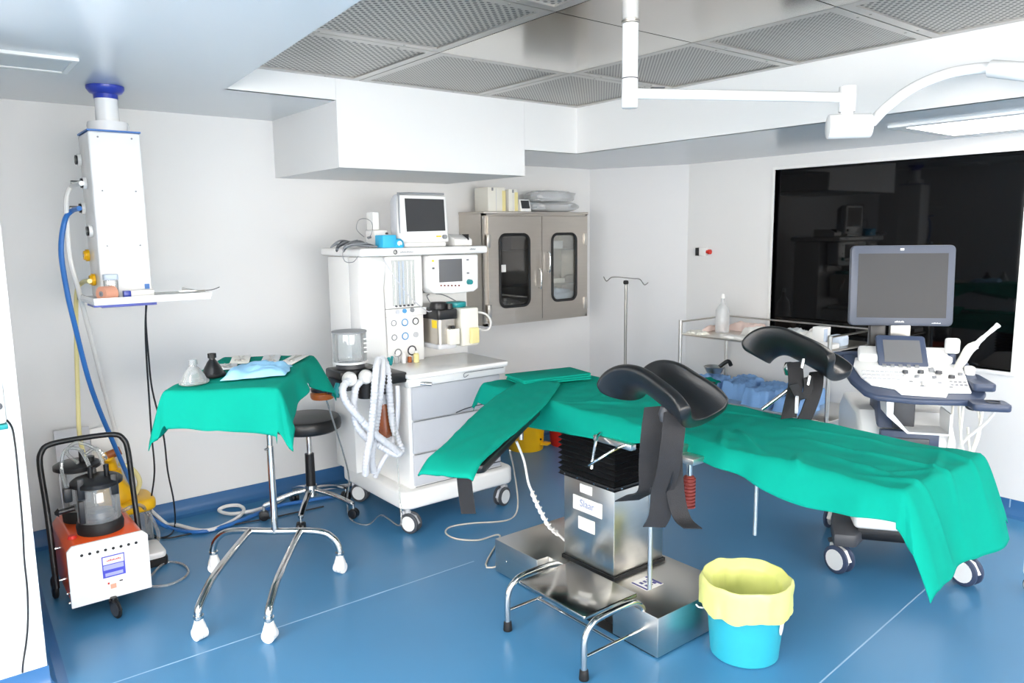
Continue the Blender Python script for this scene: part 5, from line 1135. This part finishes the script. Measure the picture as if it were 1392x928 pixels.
# control panel: sloping slab
def pan(x, y): return .862+(y+.13)*.42
PT = rot('X', math.atan(.42))
def slab(poly, z0, z1): return [(Vector((x, y, pan(x, y)+z))) for z in (z0, z1) for x, y in poly]
def slabB(poly, z0, z1):
    n = len(poly); return B().add(slab(poly, z0, z1), [tuple(range(n-1, -1, -1)), tuple(range(n, 2*n))]+[(i, (i+1) % n, n+(i+1) % n, n+i) for i in range(n)])
ou = [(-.25, .20), (-.275, .12), (-.245, .0), (-.20, -.085), (-.15, -.115), (.0, -.13), (.20, -.125), (.26, -.10), (.285, -.06), (.27, .18)]
pnl = slabB(ou, -.022, .004).build('panel_rim', 'us_navy', us, bevel=.008, seg=3)
inn = [(-.205, .16), (-.222, .09), (-.20, .01), (-.165, -.045), (-.075, -.068), (-.055, -.105), (.12, -.112), (.135, -.08), (.225, -.075), (.235, .15)]
ky = slabB(inn, .004, .013).build('keyboard_deck', 'white_plastic', us, bevel=.003)
slabB([(-.20, .12), (.20, .12), (.19, .20), (-.19, .20)], .012, .05).build('panel_back', 'white_plastic', us, bevel=.012, seg=3)
B().prism([(x, y) for x, y in rrect(.20, .345, -.20, -.095, .02)], .84, .872).build('cup_holder', 'us_navy', us, bevel=.008)
B().lathe([(.026, .001), (.03, .004), (.026, .006)], (.285, -.15, .871), 18).build('cup_ring', 'dark_grey', us)
B().prism(rrect(.23, .32, -.08, .17, .02), .90, .935, Matrix.Translation((0, 0, .0))).build('probe_rack', 'us_navy', us, bevel=.008)
def key(x, y, w_, d, m, h=.004, nm='key'):
    P = [(x-w_/2, y-d/2), (x+w_/2, y-d/2), (x+w_/2, y+d/2), (x-w_/2, y+d/2)]
    return slabB(P, .013, .013+h).build(nm, m, ky, flat=True)
for r_ in range(3):
    for i in range(9): key(-.185+i*.0195, .045-r_*.027, .013, .008, 'grey_plastic')
for i in range(5): key(-.09+i*.034, .095, .016, .013, 'mid_grey', .007)
for x, y, s in ((-.012, .045, .017), (.052, .05, .018), (.125, .05, .020), (.17, .02, .019)):
    c = U(x, y, pan(x, y)+.013); B().cyl(c, c+U(0, 0, .013), s*.75, s*.65, seg=14).build('dial', 'dark_grey', ky)
for x, y in ((.03, .015), (.10, .015), (.21, .045)): c = U(x, y, pan(x, y)+.013); B().cyl(c, c+U(0, 0, .010), .009, seg=12).build('dial', 'mid_grey', ky)
c = U(.055, -.03, pan(.055, -.03)+.01); B().lathe([(0, .016), (.012, .013), (.019, .004), (.02, 0)], c, 18).build('trackball', 'white_plastic', ky)
for i in range(10): key(.0+(i % 5)*.038, -.02-(i//5)*.03+.0, .014, .006, 'mid_grey' if i % 3 == 0 else 'grey_plastic')
for i in range(8): key(.16+(i % 4)*.018, -.01-(i//4)*.022, .011, .006, 'mid_grey')
B().prism([(.10, .92), (.12, .935), (.105, .975), (.088, .97)], .06, .075, XZ).build('side_lever', 'mid_grey', us)
# grab handle at left
B().box(-.26, -.20, .08, .2, .925, .965).build('handle_left', 'us_navy', us, bevel=.015)
B().tube([(-.28, .28, .985), (-.18, .30, .99), (-.08, .30, .99)], .016, 10).build('rear_handle', 'us_navy', us)
# touch screen
TS = Matrix.Translation((-.012, .135, 1.03)) @ rot('X', math.radians(-22))
ts_ = B().prism([(-.113, .07), (-.10, -.072), (-.085, -.078), (.105, -.072), (.108, -.06), (.095, .07), (.085, .076), (-.10, .078)], -.012, .012, TS @ XZ).build('touch_panel', 'us_navy', us, bevel=.006)
B().prism([(-.082, .054), (-.075, -.05), (.082, -.05), (.072, .054)], -.0145, -.011, TS @ XZ).build('touch_screen', 'screen_grey', ts_, flat=True)
# monitor with arm
B().box(-.04, .05, .27, .31, 1.03, 1.145).build('monitor_neck', 'steel_dull', us, bevel=.008)
B().box(-.13, -.06, .26, .32, .98, 1.14).build('monitor_post', 'black_plastic', us, bevel=.008)
MT = Matrix.Translation((0, .30, 1.325)) @ rot('Z', math.radians(4)) @ rot('X', math.radians(-4))
mn = B().prism([(x, z) for x, z in rrect(-.228, .228, -.19, .19, .022)], -.02, .02, MT @ XZ).build('monitor', 'us_bezel', us, bevel=.006)
B().prism([(x, z) for x, z in rrect(-.17, .17, -.14, .14, .03)], .02, .06, MT @ XZ).build('monitor_back', 'us_navy', mn, bevel=.01)
B().box(-.196, .196, -.0215, -.018, -.152, .152, MT).build('screen', 'screen_dark', mn, flat=True)
mx_ = MT.to_3x3()
illegible(mn, 'lettering', MT @ U(-.005, -.0205, -.174), mx_ @ U(1, 0, 0), mx_ @ U(0, 0, 1), .042, .008, 'white_plastic', 9, mx_ @ U(0, -1, 0))
illegible(mn, 'lettering', MT @ U(.155, -.0205, -.178), mx_ @ U(1, 0, 0), mx_ @ U(0, 0, 1), .04, .005, 'white_plastic', 7, mx_ @ U(0, -1, 0))
B().cbox(MT @ U(-.005, -.0205, .171), (.016, .002, .010)).build('emblem', 'white_plastic', mn, flat=True)
# probes
pb = B().prism(rrect(.165, .225, .12, .16, .015), 1.03, 1.10).build('curved_probe', 'white_plastic', us, bevel=.012, seg=3)
B().prism(rrect(.178, .212, .125, .155, .012), .93, 1.03).build('probe_handle', 'us_navy', pb, bevel=.005)
pv = B().tube([U(.205, .10, .955), U(.235, .11, 1.01), U(.26, .12, 1.055), U(.285, .12, 1.075)], [.018, .02, .021, .019], 12).build('wand_probe', 'cream_plastic', us)
B().tube([U(.275, .12, 1.065), U(.305, .125, 1.10), U(.345, .13, 1.14), U(.372, .135, 1.166)], [.014, .011, .009, .010, .012], 12).build('wand_tip', 'white_plastic', pv)
B().prism(rrect(.235, .275, .06, .10, .012), .93, .985).build('small_probe', 'white_plastic', us, bevel=.01)
B().tube([U(.21, -.08, .85), U(.215, -.085, .835), U(.235, -.09, .83)], .012, 10).build('cable_hook', 'black_plastic', us)
for i, P in enumerate(([U(.19, .05, .87), U(.17, -.02, .7), U(.155, .0, .5), U(.18, .05, .3), U(.24, .08, .35), U(.25, .1, .6), U(.22, .12, .9)],
                       [U(.26, .08, .9), U(.30, .03, .72), U(.24, -.02, .55), U(.18, .02, .35), U(.22, .06, .22), U(.30, .1, .4), U(.27, .1, .7)],
                       [U(.22, .0, .86), U(.21, -.03, .68), U(.25, -.02, .6), U(.30, .03, .75), U(.31, .05, .88)],
                       [U(.33, -.1, .86), U(.30, -.04, .76), U(.22, .0, .64), U(.19, .03, .45), U(.20, .08, .3), U(.26, .12, .25), U(.32, .12, .4), U(.30, .12, .6)])):
    B().tube(P, .0055 if i != 3 else .007, 7).build('probe_cable', 'cream_plastic' if i != 3 else 'white_hose', us)
B().tube([U(-.30, .02, .14), U(-.2, .05, .16)], .012, 8).build('brake_bar', 'dark_grey', us)

# ------------------------------------------------------------ surgical lamp on a ceiling boom
sl_ = thing('surgical_lamp', 'white ceiling boom of the operating lamp with curved spring arm', 'lamp', (2.2, 2.05, ZG))
PX, PY = 2.2, 2.05
B().lathe([(0, 0), (.034, 0), (.034, -.004), (0, -.004)], (PX, PY, ZG-.001), 28).build('ceiling_plate', 'steel', sl_)
B().cyl((PX, PY, ZG-.008), (PX, PY, 2.168), .030, seg=28).build('drop_tube', 'white_enamel', sl_)
B().cyl((PX, PY, 2.166), (PX, PY, 2.058), .0305, seg=28).build('swivel', 'white_enamel', sl_, bevel=.003)
B().cyl((PX, PY, 2.164), (PX, PY, 2.1675), .0312, seg=28).build('gap_ring', 'dark_grey', sl_)
EX, EY = 2.985, 1.615
B().tube([(PX, PY, 2.112), (EX, EY, 2.112)], .020, 16, smooth=0).build('boom_arm', 'white_enamel', sl_)
d = Vector((EX-PX, EY-PY, 0)).normalized()
B().cbox(Vector((PX, PY, 2.134))+d*.11, (.05, .02, .004), rot('Z', math.atan2(d.y, d.x))).build('maker_plate', 'dark_grey', sl_, flat=True)
B().cyl((EX, EY, 2.155), (EX, EY, 2.055), .032, seg=24).build('elbow', 'white_enamel', sl_, bevel=.004)
B().cyl((EX, EY, 2.056), (EX, EY, 2.02), .024, seg=20).build('elbow_pin', 'white_enamel', sl_)
h0, h1 = Vector((EX, EY, 2.0))-Vector((.05, -.05, 0)), Vector((EX, EY, 2.0))+Vector((.06, -.07, 0))
B().cyl(h0, h1, .048, seg=28).build('spring_housing', 'white_enamel', sl_, bevel=.005)
s_pts = [pl(1186, 166, 'y', 1.56), pl(1205, 146, 'y', 1.50), pl(1240, 120, 'y', 1.42), pl(1285, 101, 'y', 1.32), pl(1330, 93, 'y', 1.22), pl(1365, 92, 'y', 1.14)]
B().tube(s_pts, .020, 16).build('curved_arm', 'white_enamel', sl_)
e0, e1 = pl(1345, 93, 'y', 1.18), pl(1400, 98, 'y', 1.05)
B().cyl(e0, e1, .031, .033, seg=22).build('arm_sleeve', 'white_enamel', sl_, bevel=.004)
e2 = e1+(e1-e0).normalized()*.22
B().cyl(e1, e2, .022, seg=18).build('head_yoke', 'white_enamel', sl_)
HC = e2+Vector((.08, -.22, -.02))
B().lathe([(0, .09), (.10, .085), (.22, .05), (.27, .0), (.26, -.012), (0, -.014)], HC, 40).build('lamp_dome', 'white_enamel', sl_)
B().lathe([(0, -.016), (.24, -.014), (.24, -.012)], HC, 40).build('lamp_glass', 'white_plastic', sl_)
B().tube([e2, e2+Vector((.04, -.1, .05)), HC+Vector((0, 0, .085))], .02, 12).build('dome_bracket', 'white_enamel', sl_)
# second lamp joint at the top right picture corner
q0, q1, q2 = pl(1372, 14, 'y', 1.22), pl(1385, 30, 'y', 1.22), pl(1420, 0, 'y', 1.15)
s3 = thing('lamp_joint', 'white joint of a second ceiling arm in the upper right corner', 'lamp', pl(1420, -60, 'y', 1.15))
ax_ = (pl(1440, -30, 'y', 1.15)-pl(1381, 14, 'y', 1.2)); c0 = pl(1382, 13, 'y', 1.2)
B().cyl(c0, c0+ax_, .028, .034, seg=22).build('joint_sleeve', 'white_enamel', s3, bevel=.004)
zt = (c0+ax_); B().cyl(zt, (zt.x, zt.y, ZG-.002), .028, seg=20).build('drop_tube', 'white_enamel', s3)

# ------------------------------------------------------------ cart leg peeking in at the right edge
p = fl(1398, 803); ct = thing('cart_leg', 'white caster leg of a cart at the right picture edge', 'cart', (p.x, p.y, 0))
caster(ct, p.x, p.y, .03, .034, .10, 1.0, 'white_plastic', 'black_rubber', 'grey_plastic', .01)
B().lathe([(0, .08), (.024, .08), (.026, .09), (.026, .17), (.022, .178), (0, .178)], (p.x, p.y, 0), 20).build('leg', 'white_plastic', ct)
B().cyl((p.x, p.y, .178), (p.x+.1, p.y-.25, .178), .022, seg=16).build('foot_bar', 'white_plastic', ct)
